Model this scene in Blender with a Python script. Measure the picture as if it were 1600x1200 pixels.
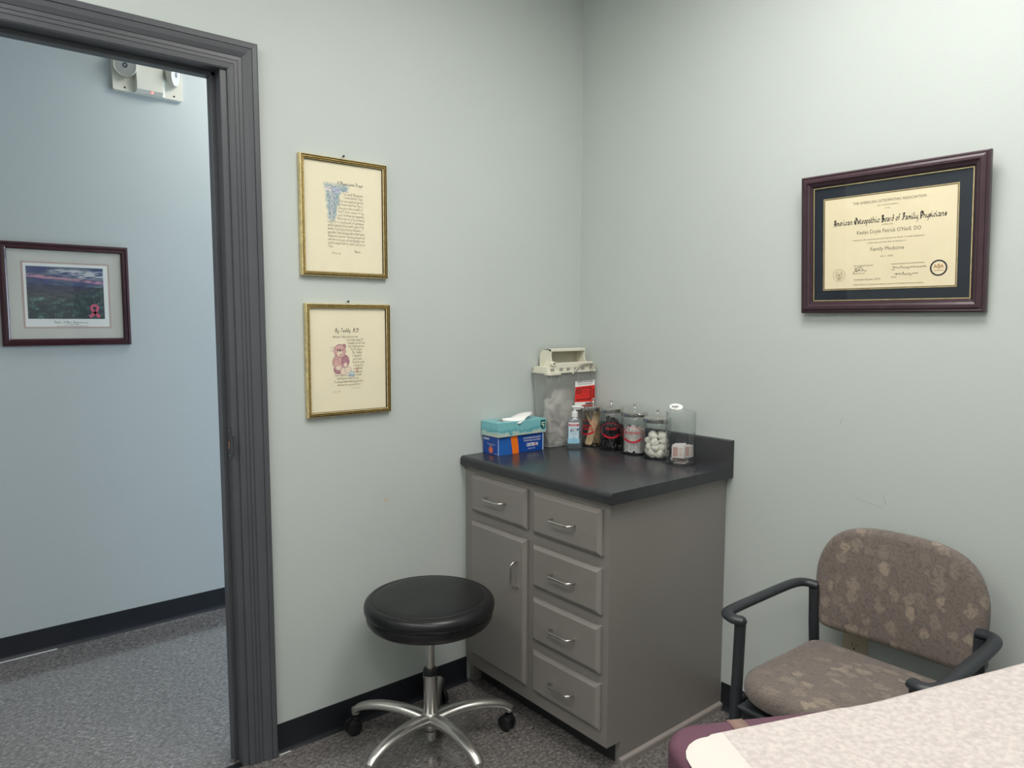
import bpy, bmesh, math, random
from mathutils import Vector, Matrix, noise
PI = math.pi
R = math.radians
random.seed(7)
for o in list(bpy.data.objects):
    bpy.data.objects.remove(o)
scene = bpy.context.scene
COL = scene.collection

# ------------------------------------------------------------------ camera
cam_d = bpy.data.cameras.new('camera')
cam = bpy.data.objects.new('camera', cam_d); COL.objects.link(cam)
FW = Vector((0.6344626379761787, 0.7678226421244044, -0.08891316692935379))
RT = Vector((0.7710588226468998, -0.6367554065764462, 0.0032930554263681964))
UP = Vector((0.05408745723996398, 0.07064660244317016, 0.9960339374401617))
CP = Vector((-2.126702071001745, -2.1312025182841268, 1.365798004712106))
m = Matrix.Identity(4)
for i in range(3):
    m[i][0] = RT[i]; m[i][1] = UP[i]; m[i][2] = -FW[i]; m[i][3] = CP[i]
cam.matrix_world = m
cam_d.sensor_width = 36.0
cam_d.lens = 1122.39 / 1600 * 36.0
cam_d.clip_start = 0.02
scene.camera = cam

# ------------------------------------------------------------------ view, world, lights
vs = scene.view_settings
vs.view_transform = 'Standard'; vs.look = 'None'; vs.gamma = 1.0; vs.use_curve_mapping = False
vs.exposure = 0.0
scene.cycles.max_bounces = 10
scene.cycles.transparent_max_bounces = 24
world = bpy.data.worlds.new('world'); scene.world = world; world.use_nodes = True
world.node_tree.nodes['Background'].inputs[0].default_value = (0.62, 0.74, 0.9, 1)
world.node_tree.nodes['Background'].inputs[1].default_value = 0.35

def area(name, loc, rot, sx, sy, power, color):
    l = bpy.data.lights.new(name, 'AREA'); l.shape = 'RECTANGLE'; l.size = sx; l.size_y = sy
    l.energy = power; l.color = color
    o = bpy.data.objects.new(name, l); COL.objects.link(o); o.location = loc; o.rotation_euler = rot
    return o
CEIL = 2.72
ROOM_PANEL = [(-0.85, -1.45), (-2.3, -2.45), (-2.45, -0.95)]
area('ceiling_light_and_fill', (ROOM_PANEL[0][0], ROOM_PANEL[0][1], CEIL - 0.035), (0, 0, 0), 0.56, 1.16, 23, (1.0, 0.97, 0.935))
area('ceiling_light_and_fill', (ROOM_PANEL[1][0], ROOM_PANEL[1][1], CEIL - 0.035), (0, 0, 0), 0.56, 1.16, 14.5, (1.0, 0.97, 0.94))
area('ceiling_light_and_fill', (ROOM_PANEL[2][0], ROOM_PANEL[2][1], CEIL - 0.035), (0, 0, 0), 0.56, 1.16, 12, (1.0, 0.97, 0.94))  # third panel is added fill, brightening cabinet fronts, right wall and floor
area('hall_light_and_fill', (-0.75, 0.7, CEIL - 0.035), (0, 0, 0), 0.5, 0.5, 9.5, (1.0, 0.97, 0.90))
area('hall_light_and_fill', (-3.6, 0.7, CEIL - 0.035), (0, 0, 0), 0.5, 0.5, 9.0, (1.0, 0.94, 0.94))  # added fill for the left part of the hall, has no fixture
area('hall_daylight', (1.9, 0.65, 1.0), (0, R(90), 0), 1.7, 0.9, 88, (0.64, 0.80, 1.0))

# ------------------------------------------------------------------ materials
def lin(c):
    return tuple((x / 12.92 if x <= 0.04045 else ((x + 0.055) / 1.055) ** 2.4) for x in c)
def rgb(r, g, b):
    return lin((r / 255, g / 255, b / 255))
def mat(name, col, rough=0.5, metal=0.0, var=0.0, vscale=8.0, bump=0.0, bscale=80.0, spec=0.5, trans=0.0, ior=1.45, coat=0.0, col2=None, sheen=0.0):
    M = bpy.data.materials.new(name); M.use_nodes = True
    nt = M.node_tree; b = nt.nodes['Principled BSDF']
    b.inputs['Roughness'].default_value = rough; b.inputs['Metallic'].default_value = metal
    b.inputs['Specular IOR Level'].default_value = spec; b.inputs['IOR'].default_value = ior
    b.inputs['Transmission Weight'].default_value = trans; b.inputs['Coat Weight'].default_value = coat
    b.inputs['Sheen Weight'].default_value = sheen
    tc = nt.nodes.new('ShaderNodeTexCoord')
    nz = nt.nodes.new('ShaderNodeTexNoise'); nz.inputs['Scale'].default_value = vscale; nz.inputs['Detail'].default_value = 4
    nt.links.new(tc.outputs['Object'], nz.inputs['Vector'])
    rp = nt.nodes.new('ShaderNodeMix'); rp.data_type = 'RGBA'
    c2 = col2 if col2 else tuple(max(0, x * (1 - var)) for x in col)
    c1 = col if col2 else tuple(min(1, x * (1 + var)) for x in col)
    rp.inputs[6].default_value = (*c1, 1); rp.inputs[7].default_value = (*c2, 1)
    mr = nt.nodes.new('ShaderNodeMapRange'); mr.inputs[1].default_value = 0.35; mr.inputs[2].default_value = 0.65
    nt.links.new(nz.outputs['Fac'], mr.inputs[0]); nt.links.new(mr.outputs[0], rp.inputs[0])
    nt.links.new(rp.outputs[2], b.inputs['Base Color'])
    if bump > 0:
        n2 = nt.nodes.new('ShaderNodeTexNoise'); n2.inputs['Scale'].default_value = bscale; n2.inputs['Detail'].default_value = 3
        nt.links.new(tc.outputs['Object'], n2.inputs['Vector'])
        bp = nt.nodes.new('ShaderNodeBump'); bp.inputs['Strength'].default_value = bump; bp.inputs['Distance'].default_value = 0.002
        nt.links.new(n2.outputs['Fac'], bp.inputs['Height']); nt.links.new(bp.outputs[0], b.inputs['Normal'])
    return M
def emis(name, col, s):
    M = bpy.data.materials.new(name); M.use_nodes = True; b = M.node_tree.nodes['Principled BSDF']
    b.inputs['Base Color'].default_value = (*col, 1)
    b.inputs['Emission Color'].default_value = (*col, 1); b.inputs['Emission Strength'].default_value = s
    return M
def clear(name, tint=(1, 1, 1), base=0.04, rough=0.02, body=None, bodyw=0.0, power=4.0, edge=0.6):
    """thin clear glass or plastic: see-through, with more reflection at grazing angles"""
    M = bpy.data.materials.new(name); M.use_nodes = True; nt = M.node_tree
    nt.nodes.remove(nt.nodes['Principled BSDF']); out = nt.nodes['Material Output']
    t = nt.nodes.new('ShaderNodeBsdfTransparent'); t.inputs[0].default_value = (*tint, 1)
    g = nt.nodes.new('ShaderNodeBsdfGlossy'); g.inputs['Roughness'].default_value = rough
    lw = nt.nodes.new('ShaderNodeLayerWeight'); lw.inputs[0].default_value = 0.5
    pw = nt.nodes.new('ShaderNodeMath'); pw.operation = 'POWER'; pw.inputs[1].default_value = power
    nt.links.new(lw.outputs['Facing'], pw.inputs[0])
    ma = nt.nodes.new('ShaderNodeMath'); ma.operation = 'MULTIPLY_ADD'; ma.inputs[1].default_value = edge; ma.inputs[2].default_value = base
    nt.links.new(pw.outputs[0], ma.inputs[0])
    mx = nt.nodes.new('ShaderNodeMixShader')
    nt.links.new(ma.outputs[0], mx.inputs[0]); nt.links.new(g.outputs[0], mx.inputs[2])
    if body:
        d = nt.nodes.new('ShaderNodeBsdfDiffuse'); d.inputs[0].default_value = (*body, 1)
        tr = nt.nodes.new('ShaderNodeBsdfTranslucent'); tr.inputs[0].default_value = (*body, 1)
        m0 = nt.nodes.new('ShaderNodeMixShader'); m0.inputs[0].default_value = 0.4
        nt.links.new(d.outputs[0], m0.inputs[1]); nt.links.new(tr.outputs[0], m0.inputs[2])
        m1 = nt.nodes.new('ShaderNodeMixShader'); m1.inputs[0].default_value = bodyw
        nt.links.new(t.outputs[0], m1.inputs[1]); nt.links.new(m0.outputs[0], m1.inputs[2])
        nt.links.new(m1.outputs[0], mx.inputs[1])
    else:
        nt.links.new(t.outputs[0], mx.inputs[1])
    nt.links.new(mx.outputs[0], out.inputs[0])
    return M

W_WALL = mat('wall_paint', rgb(192, 199, 196), 0.55, var=0.012, vscale=2.0, bump=0.12, bscale=160, spec=0.35)
W_HALL = mat('hall_wall_paint', rgb(185, 191, 191), 0.45, var=0.012, vscale=2.0, bump=0.12, bscale=160, spec=0.4)
M_CEIL = mat('ceiling_tile', rgb(232, 232, 228), 0.9, var=0.03, vscale=40, bump=0.3, bscale=200)
M_TGRID = mat('ceiling_grid', rgb(235, 235, 232), 0.5)
M_BASE = mat('black_vinyl_base', rgb(30, 32, 38), 0.35, var=0.1, vscale=10, bump=0.08, bscale=60)
M_CASE = mat('charcoal_trim_paint', rgb(80, 82, 87), 0.40, var=0.04, vscale=5, bump=0.05, bscale=90)
M_CAB = mat('taupe_cabinet_paint', rgb(136, 131, 127), 0.38, var=0.02, vscale=3, bump=0.06, bscale=120)
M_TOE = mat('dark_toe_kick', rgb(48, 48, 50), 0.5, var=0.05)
M_TOP = mat('black_laminate', rgb(52, 53, 57), 0.22, var=0.06, vscale=30, bump=0.04, bscale=300)
M_NICK = mat('brushed_nickel', rgb(205, 203, 198), 0.25, metal=1.0)
M_CHROME = mat('worn_chrome', rgb(204, 202, 198), 0.2, metal=0.95, var=0.06, vscale=14)
M_ALU = mat('polished_aluminium', rgb(196, 194, 190), 0.30, metal=0.92, var=0.06, vscale=9, bump=0.05, bscale=40)
M_LID = mat('steel_lid', rgb(214, 212, 208), 0.24, metal=1.0)
M_VINYL = mat('black_seat_vinyl', rgb(24, 25, 27), 0.34, var=0.08, vscale=10, bump=0.25, bscale=50)
M_BPLAS = mat('black_plastic', rgb(26, 27, 29), 0.4, var=0.05, vscale=20)
M_ARM = mat('black_arm_plastic', rgb(46, 49, 54), 0.38, var=0.05, vscale=20, bump=0.06, bscale=120)
M_CREAM = mat('cream_plastic', rgb(226, 223, 205), 0.4, var=0.015, vscale=8)
M_ELIGHT = mat('ivory_plastic', rgb(214, 211, 198), 0.4, var=0.015, vscale=8)
M_ELENS = mat('lamp_lens', rgb(205, 205, 200), 0.15, var=0.02, coat=0.5)
M_OUT = mat('almond_plate', rgb(196, 184, 160), 0.4, var=0.01)
M_DARK = mat('dark_slot', rgb(22, 20, 20), 0.6)
M_INK = mat('black_ink', rgb(38, 36, 38), 0.6)
M_INKG = mat('grey_ink', rgb(108, 100, 88), 0.7)
M_INKB = mat('brown_ink', rgb(132, 118, 92), 0.7)
M_RED = mat('red_print', rgb(214, 40, 44), 0.45)
M_DRED = mat('enamel_red', rgb(190, 28, 46), 0.35)
M_WHITE = mat('white_print', rgb(238, 238, 236), 0.5)
M_TISSUE = mat('white_tissue', rgb(246, 246, 244), 0.8, var=0.01, bump=0.2, bscale=40)
M_PAPER = mat('cream_paper', rgb(240, 230, 203), 0.6, var=0.01, vscale=12)
M_CERT = mat('parchment_paper', rgb(240, 227, 194), 0.6, var=0.015, vscale=12)
M_MAT = mat('ivory_mat_board', rgb(206, 204, 198), 0.7, var=0.01)
M_NAVY = mat('navy_mat_board', rgb(28, 36, 48), 0.7, var=0.03, vscale=30)
M_BEVEL = mat('mat_bevel', rgb(206, 190, 168), 0.6)
M_PINK = mat('pink_mat_line', rgb(196, 158, 150), 0.7)
M_BROWN = mat('brown_mat_line', rgb(120, 98, 80), 0.6)
M_GOLD = mat('antique_gold', rgb(206, 176, 104), 0.34, metal=0.6, var=0.25, vscale=120, bump=0.5, bscale=260)
M_GOLDL = mat('pale_gold', rgb(222, 202, 150), 0.3, metal=0.6, var=0.15, vscale=60)
M_GOLDD = mat('dark_gilt_groove', rgb(62, 46, 26), 0.5, var=0.4, vscale=200)
M_MAHO = mat('mahogany', rgb(62, 26, 36), 0.25, var=0.12, vscale=24, coat=0.3)
M_MAHOD = mat('mahogany_groove', rgb(46, 18, 26), 0.35)
M_PLUM = mat('plum_wood', rgb(66, 46, 54), 0.34, var=0.12, vscale=30, coat=0.1)
M_PLUMD = mat('plum_wood_dark', rgb(42, 30, 37), 0.35, var=0.12, vscale=30)
M_PURP = mat('plum_upholstery', rgb(92, 58, 74), 0.42, var=0.06, vscale=12, bump=0.2, bscale=180)
M_STRAP = mat('tan_strap', rgb(128, 104, 94), 0.6, var=0.05, vscale=40)
M_TBASE = mat('grey_table_base', rgb(150, 148, 146), 0.4)
M_SHEET = mat('crepe_paper', rgb(203, 194, 190), 0.88, col2=rgb(183, 174, 171), vscale=120, bump=0.8, bscale=220)
M_SHEETF = mat('smooth_paper_fold', rgb(206, 201, 195), 0.8, var=0.01, vscale=20, bump=0.2, bscale=60)
M_TRIMW = mat('taupe_moulding', rgb(150, 142, 137), 0.35, var=0.03, vscale=10)
M_GLASS = clear('jar_glass', (0.97, 0.98, 0.98), 0.045, 0.02, power=3.0, edge=0.75)
M_PLAST = clear('clear_plastic', (0.985, 0.99, 0.99), 0.03, 0.06, power=2.6, edge=0.75)
M_FROST = clear('frosted_plastic', (0.96, 0.965, 0.965), 0.03, 0.25, body=rgb(222, 224, 220), bodyw=0.42, power=3, edge=0.3)
M_PANE = clear('picture_glass', (0.98, 0.985, 0.98), 0.035, 0.01, power=5, edge=0.9)
M_GEL = clear('gel_bottle', (0.90, 0.94, 0.96), 0.05, 0.05, body=rgb(206, 218, 226), bodyw=0.15, power=3, edge=0.5)
M_PINE = mat('birch_wood', rgb(226, 194, 152), 0.6, var=0.08, vscale=30)
M_COTTON = mat('cotton', rgb(240, 236, 224), 0.95, bump=0.6, bscale=160, sheen=0.5)
M_WRAP = mat('wrapper_paper', rgb(224, 221, 218), 0.5, var=0.02)
M_GREY = mat('grey_print', rgb(84, 82, 88), 0.6)
M_PACKP = mat('pink_packet_print', rgb(196, 160, 154), 0.5, var=0.1, vscale=200)
M_BLUE = mat('royal_blue_card', rgb(18, 72, 158), 0.35, var=0.03)
M_BLUEL = mat('lighter_blue_card', rgb(38, 98, 180), 0.35, var=0.08, vscale=60)
M_ORANGE = mat('orange_print', rgb(244, 120, 30), 0.4)
M_GREEN = mat('dark_green_badge', rgb(16, 84, 76), 0.4)
M_PURNAVY = mat('navy_logo', rgb(34, 36, 96), 0.4)
M_LABELB = mat('pale_blue_label', rgb(196, 220, 232), 0.4, var=0.04, vscale=60)
M_WASTE = mat('mixed_waste', rgb(232, 226, 220), 0.7, col2=rgb(150, 144, 142), vscale=26)
M_WPLAS = mat('white_cap_plastic', rgb(228, 230, 230), 0.35, var=0.01)
M_PIN = mat('black_pin_head', rgb(28, 26, 30), 0.3)
M_SCUFF = mat('scuff', rgb(150, 152, 148), 0.6)
M_PATCH = mat('patched_paint', rgb(196, 190, 170), 0.6)

def floor_material():
    M = mat('speckled_vinyl_floor', rgb(128, 126, 124), 0.13, spec=0.75, coat=0.8)
    M.node_tree.nodes['Principled BSDF'].inputs['Coat Roughness'].default_value = 0.12
    M.node_tree.nodes['Principled BSDF'].inputs['Coat IOR'].default_value = 1.7
    nt = M.node_tree; b = nt.nodes['Principled BSDF']
    for l in list(b.inputs['Base Color'].links): nt.links.remove(l)
    tc = nt.nodes.new('ShaderNodeTexCoord')
    mp = nt.nodes.new('ShaderNodeMapping'); mp.inputs['Scale'].default_value = (1.0, 1.6, 1); mp.inputs['Rotation'].default_value = (0, 0, R(25))
    nt.links.new(tc.outputs['Object'], mp.inputs[0])
    a = nt.nodes.new('ShaderNodeTexNoise'); a.inputs['Scale'].default_value = 75; a.inputs['Detail'].default_value = 5; a.inputs['Roughness'].default_value = 0.7
    a.inputs['Distortion'].default_value = 0.8
    nt.links.new(mp.outputs[0], a.inputs['Vector'])
    cr = nt.nodes.new('ShaderNodeValToRGB')
    e = cr.color_ramp.elements
    e[0].position = 0.34; e[0].color = (*rgb(72, 69, 68), 1)
    e[1].position = 0.67; e[1].color = (*rgb(150, 146, 143), 1)
    k = e.new(0.5); k.color = (*rgb(106, 102, 100), 1)
    nt.links.new(a.outputs['Fac'], cr.inputs[0])
    c = nt.nodes.new('ShaderNodeTexNoise'); c.inputs['Scale'].default_value = 5; c.inputs['Detail'].default_value = 3
    nt.links.new(tc.outputs['Object'], c.inputs['Vector'])
    hs = nt.nodes.new('ShaderNodeHueSaturation')
    mr = nt.nodes.new('ShaderNodeMapRange'); mr.inputs[3].default_value = 0.92; mr.inputs[4].default_value = 1.12
    nt.links.new(c.outputs['Fac'], mr.inputs[0]); nt.links.new(mr.outputs[0], hs.inputs['Value']); nt.links.new(cr.outputs[0], hs.inputs['Color'])
    nt.links.new(hs.outputs[0], b.inputs['Base Color'])
    bp = nt.nodes.new('ShaderNodeBump'); bp.inputs['Strength'].default_value = 0.025; bp.inputs['Distance'].default_value = 0.001
    nt.links.new(a.outputs['Fac'], bp.inputs['Height']); nt.links.new(bp.outputs[0], b.inputs['Normal'])
    return M
M_FLOOR = floor_material()

def fabric_material():
    M = mat('leaf_pattern_fabric', rgb(110, 100, 92), 0.9, bump=0.5, bscale=500, sheen=0.2)
    nt = M.node_tree; b = nt.nodes['Principled BSDF']
    for l in list(b.inputs['Base Color'].links): nt.links.remove(l)
    tc = nt.nodes.new('ShaderNodeTexCoord')
    wp = nt.nodes.new('ShaderNodeTexNoise'); wp.inputs['Scale'].default_value = 40; wp.inputs['Detail'].default_value = 2
    nt.links.new(tc.outputs['Object'], wp.inputs['Vector'])
    ad = nt.nodes.new('ShaderNodeMix'); ad.data_type = 'RGBA'; ad.blend_type = 'ADD'; ad.inputs[0].default_value = 0.035
    nt.links.new(tc.outputs['Object'], ad.inputs[6]); nt.links.new(wp.outputs['Color'], ad.inputs[7])
    mp = nt.nodes.new('ShaderNodeMapping'); mp.inputs['Scale'].default_value = (1, 0.72, 1.15)
    nt.links.new(ad.outputs[2], mp.inputs[0])
    v = nt.nodes.new('ShaderNodeTexVoronoi'); v.inputs['Scale'].default_value = 27; v.inputs['Randomness'].default_value = 0.75
    nt.links.new(mp.outputs[0], v.inputs['Vector'])
    leaf = nt.nodes.new('ShaderNodeMapRange'); leaf.inputs[1].default_value = 0.34; leaf.inputs[2].default_value = 0.50; leaf.inputs[3].default_value = 1; leaf.inputs[4].default_value = 0
    nt.links.new(v.outputs['Distance'], leaf.inputs[0])
    # only some cells carry a pale leaf
    sp = nt.nodes.new('ShaderNodeSeparateColor'); nt.links.new(v.outputs['Color'], sp.inputs[0])
    gt = nt.nodes.new('ShaderNodeMapRange'); gt.inputs[1].default_value = 0.25; gt.inputs[2].default_value = 0.9
    nt.links.new(sp.outputs[0], gt.inputs[0])
    mu = nt.nodes.new('ShaderNodeMath'); mu.operation = 'MULTIPLY'
    nt.links.new(leaf.outputs[0], mu.inputs[0]); nt.links.new(gt.outputs[0], mu.inputs[1])
    # veins: wavy thin lines
    w = nt.nodes.new('ShaderNodeTexWave'); w.wave_type = 'BANDS'; w.bands_direction = 'DIAGONAL'
    w.inputs['Scale'].default_value = 26; w.inputs['Distortion'].default_value = 14; w.inputs['Detail'].default_value = 3; w.inputs['Detail Scale'].default_value = 1.6
    nt.links.new(tc.outputs['Object'], w.inputs['Vector'])
    vr = nt.nodes.new('ShaderNodeMapRange'); vr.inputs[1].default_value = 0.0; vr.inputs[2].default_value = 0.3; vr.inputs[3].default_value = 0.74; vr.inputs[4].default_value = 1.0
    nt.links.new(w.outputs['Fac'], vr.inputs[0])
    mx = nt.nodes.new('ShaderNodeMix'); mx.data_type = 'RGBA'
    mx.inputs[6].default_value = (*rgb(116, 105, 99), 1); mx.inputs[7].default_value = (*rgb(150, 137, 122), 1)
    nt.links.new(mu.outputs[0], mx.inputs[0])
    m2 = nt.nodes.new('ShaderNodeMix'); m2.data_type = 'RGBA'; m2.blend_type = 'MULTIPLY'; m2.inputs[0].default_value = 1
    nt.links.new(mx.outputs[2], m2.inputs[6]); nt.links.new(vr.outputs[0], m2.inputs[7])
    nt.links.new(m2.outputs[2], b.inputs['Base Color'])
    return M
M_FAB = fabric_material()

def teal_material():
    M = mat('teal_watercolour_card', rgb(90, 170, 178), 0.35)
    nt = M.node_tree; b = nt.nodes['Principled BSDF']
    for l in list(b.inputs['Base Color'].links): nt.links.remove(l)
    tc = nt.nodes.new('ShaderNodeTexCoord'); sx = nt.nodes.new('ShaderNodeSeparateXYZ')
    nt.links.new(tc.outputs['Object'], sx.inputs[0])
    nz = nt.nodes.new('ShaderNodeTexNoise'); nz.inputs['Scale'].default_value = 30; nz.inputs['Detail'].default_value = 6
    nt.links.new(tc.outputs['Object'], nz.inputs['Vector'])
    a = nt.nodes.new('ShaderNodeMath'); a.operation = 'MULTIPLY_ADD'; a.inputs[1].default_value = -0.055; nt.links.new(nz.outputs['Fac'], a.inputs[0]); nt.links.new(sx.outputs['Z'], a.inputs[2])
    mr = nt.nodes.new('ShaderNodeMapRange'); mr.inputs[1].default_value = -0.053; mr.inputs[2].default_value = -0.024
    nt.links.new(a.outputs[0], mr.inputs[0])
    cr = nt.nodes.new('ShaderNodeValToRGB'); e = cr.color_ramp.elements
    e[0].position = 0; e[0].color = (*rgb(196, 198, 184), 1); e[1].position = 1; e[1].color = (*rgb(126, 190, 196), 1)
    k = e.new(0.45); k.color = (*rgb(158, 196, 192), 1); k = e.new(0.6); k.color = (*rgb(88, 164, 178), 1)
    nt.links.new(mr.outputs[0], cr.inputs[0]); nt.links.new(cr.outputs[0], b.inputs['Base Color'])
    return M
M_TEAL = teal_material()
def vcol_material(name, rough=0.5):
    M = bpy.data.materials.new(name); M.use_nodes = True; nt = M.node_tree; b = nt.nodes['Principled BSDF']
    b.inputs['Roughness'].default_value = rough
    a = nt.nodes.new('ShaderNodeVertexColor'); a.layer_name = 'paint'
    nt.links.new(a.outputs[0], b.inputs['Base Color'])
    return M
M_PRINT = vcol_material('colour_print')

# ------------------------------------------------------------------ mesh helpers
def empty(name, loc=(0, 0, 0), rot=(0, 0, 0), parent=None, label=None, cat=None, group=None, kind=None):
    o = bpy.data.objects.new(name, None); COL.objects.link(o)
    o.location = loc; o.rotation_euler = rot; o.empty_display_size = 0.05
    if parent: o.parent = parent
    return tag(o, label, cat, group, kind)
def tag(o, label=None, cat=None, group=None, kind=None):
    if label: o['label'] = label
    if cat: o['category'] = cat
    if group: o['group'] = group
    if kind: o['kind'] = kind
    return o
def obj(name, bm, mats, parent=None, loc=(0, 0, 0), rot=(0, 0, 0), smooth=False, ang=35):
    me = bpy.data.meshes.new(name)
    bmesh.ops.recalc_face_normals(bm, faces=bm.faces[:])
    if smooth:
        for f in bm.faces: f.smooth = True
        for e in bm.edges:
            if len(e.link_faces) == 2 and e.calc_face_angle(0) > R(ang): e.smooth = False
    bm.to_mesh(me); bm.free()
    for mm in (mats if isinstance(mats, (list, tuple)) else [mats]): me.materials.append(mm)
    o = bpy.data.objects.new(name, me); COL.objects.link(o)
    o.location = loc; o.rotation_euler = rot
    if parent: o.parent = parent
    return o
def box(bm, x0, x1, y0, y1, z0, z1, bev=0.0, seg=2, mi=0):
    g = bmesh.ops.create_cube(bm, size=1.0)
    vs_ = g['verts']
    for v in vs_:
        v.co = Vector(((x0 + x1) / 2 + v.co.x * (x1 - x0), (y0 + y1) / 2 + v.co.y * (y1 - y0), (z0 + z1) / 2 + v.co.z * (z1 - z0)))
    fs = {f for v in vs_ for f in v.link_faces}
    for f in fs: f.material_index = mi
    if bev > 0:
        es = list({e for v in vs_ for e in v.link_edges})
        bmesh.ops.bevel(bm, geom=es, offset=bev, segments=seg, profile=0.5, affect='EDGES')
    return bm
def B(*a, **k):
    bm = bmesh.new(); box(bm, *a, **k); return bm
def lathe(bm, prof, seg=32, cx=0, cy=0, z0=0, cap=False, mi=0, closed=False):
    rings = []
    for r, z in prof:
        if r < 1e-6:
            rings.append([bm.verts.new((cx, cy, z0 + z))])
        else:
            rings.append([bm.verts.new((cx + r * math.cos(2 * PI * i / seg), cy + r * math.sin(2 * PI * i / seg), z0 + z)) for i in range(seg)])
    prs = list(zip(rings[:-1], rings[1:]))
    if closed: prs.append((rings[-1], rings[0]))
    for a, b in prs:
        for i in range(seg):
            j = (i + 1) % seg
            q = [a[i % len(a)], a[j % len(a)], b[j % len(b)], b[i % len(b)]]
            u = []
            for v in q:
                if v not in u: u.append(v)
            if len(u) > 2:
                try:
                    f = bm.faces.new(u); f.material_index = mi
                except ValueError: pass
    if cap:
        for r in (rings[0], rings[-1]):
            if len(r) > 2:
                f = bm.faces.new(r); f.material_index = mi
    return bm
def tube(bm, pts, rad, seg=10, mi=0, flat=1.0, upv=None, cap=True):
    pts = [Vector(p) for p in pts]; n = len(pts)
    rads = rad if isinstance(rad, (list, tuple)) else [rad] * n
    rings = []; prev = None
    for i, p in enumerate(pts):
        t = (pts[min(i + 1, n - 1)] - pts[max(i - 1, 0)]).normalized()
        if upv is not None: u = Vector(upv)
        elif prev is None: u = Vector((0, 0, 1)) if abs(t.z) < 0.9 else Vector((1, 0, 0))
        else: u = prev
        a = (u - t * u.dot(t))
        if a.length < 1e-5: a = Vector((1, 0, 0)) - t * t.x
        a.normalize(); b = t.cross(a).normalized(); prev = a
        rings.append([bm.verts.new(p + (a * math.cos(2 * PI * k / seg) * flat + b * math.sin(2 * PI * k / seg)) * rads[i]) for k in range(seg)])
    for a, b in zip(rings[:-1], rings[1:]):
        for k in range(seg):
            f = bm.faces.new([a[k], a[(k + 1) % seg], b[(k + 1) % seg], b[k]]); f.material_index = mi
    if cap:
        for r in (rings[0][::-1], rings[-1]):
            f = bm.faces.new(r); f.material_index = mi
    return bm
def smoothpath(pts, n=6):
    """Catmull-Rom through the points"""
    P = [Vector(p) for p in pts]; P = [P[0] * 2 - P[1]] + P + [P[-1] * 2 - P[-2]]
    out = []
    for i in range(1, len(P) - 2):
        for k in range(n):
            t = k / n
            out.append(0.5 * ((2 * P[i]) + (-P[i - 1] + P[i + 1]) * t + (2 * P[i - 1] - 5 * P[i] + 4 * P[i + 1] - P[i + 2]) * t * t + (-P[i - 1] + 3 * P[i] - 3 * P[i + 1] + P[i + 2]) * t ** 3))
    out.append(P[-2]); return out
def prism(bm, poly, z0, z1, mi=0, axis='z'):
    """poly in the plane across `axis`; extruded along it"""
    def pt(a, b, c):
        return {'z': (a, b, c), 'y': (a, c, b), 'x': (c, a, b)}[axis]
    lo = [bm.verts.new(pt(a, b, z0)) for a, b in poly]; hi = [bm.verts.new(pt(a, b, z1)) for a, b in poly]
    n = len(poly)
    fs = [bm.faces.new(lo[::-1]), bm.faces.new(hi)]
    for i in range(n):
        fs.append(bm.faces.new([lo[i], lo[(i + 1) % n], hi[(i + 1) % n], hi[i]]))
    for f in fs: f.material_index = mi
    return bm
def flatpoly(bm, poly, z=0.0, mi=0):
    f = bm.faces.new([bm.verts.new((x, y, z)) for x, y in poly]); f.material_index = mi
    return bm
def rrect(w, h, r, n=5, cx=0, cy=0, rs=None):
    rs = rs or [r] * 4
    out = []
    for (sx, sy, a0), rr in zip(((1, 1, 0), (-1, 1, 90), (-1, -1, 180), (1, -1, 270)), rs):
        for k in range(n + 1):
            a = R(a0 + 90 * k / n)
            out.append((cx + sx * (w / 2 - rr) + rr * math.cos(a), cy + sy * (h / 2 - rr) + rr * math.sin(a)))
    return out
def frame_bm(w, h, prof, mis=None):
    """mitred picture frame; prof = [(inset, height)...] going from the outer back edge to the inner back edge"""
    bm = bmesh.new(); rings = []
    for d, z in prof:
        rings.append([bm.verts.new((sx * (w / 2 - d), sy * (h / 2 - d), z)) for sx, sy in ((-1, -1), (1, -1), (1, 1), (-1, 1))])
    for k, (a, b) in enumerate(zip(rings, rings[1:] + rings[:1])):
        for i in range(4):
            f = bm.faces.new([a[i], a[(i + 1) % 4], b[(i + 1) % 4], b[i]])
            f.material_index = (mis[k] if mis and k < len(mis) else 0)
    return bm
def border_bm(w, h, t, z=0.0):
    bm = bmesh.new()
    a = [bm.verts.new((sx * w / 2, sy * h / 2, z)) for sx, sy in ((-1, -1), (1, -1), (1, 1), (-1, 1))]
    b = [bm.verts.new((sx * (w / 2 - t), sy * (h / 2 - t), z)) for sx, sy in ((-1, -1), (1, -1), (1, 1), (-1, 1))]
    for i in range(4): bm.faces.new([a[i], a[(i + 1) % 4], b[(i + 1) % 4], b[i]])
    return bm
def painted(name, w, h, nx, ny, fn, parent, loc=(0, 0, 0), rot=(0, 0, 0)):
    """flat print: a fine grid coloured by a function of (u, v)"""
    vv = []; ff = []; cc = []
    for j in range(ny + 1):
        for i in range(nx + 1):
            u, v = i / nx, j / ny
            vv.append(((u - 0.5) * w, (v - 0.5) * h, 0)); cc.append(fn(u, v))
    for j in range(ny):
        for i in range(nx):
            a = j * (nx + 1) + i; ff.append((a, a + 1, a + nx + 2, a + nx + 1))
    me = bpy.data.meshes.new(name); me.from_pydata(vv, [], ff)
    at = me.color_attributes.new('paint', 'FLOAT_COLOR', 'POINT')
    at.data.foreach_set('color', [x for c in cc for x in (*lin(tuple(max(0, min(1, q)) for q in c)), 1.0)])
    me.materials.append(M_PRINT)
    o = bpy.data.objects.new(name, me); COL.objects.link(o); o.parent = parent; o.location = loc; o.rotation_euler = rot
    return o

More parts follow.
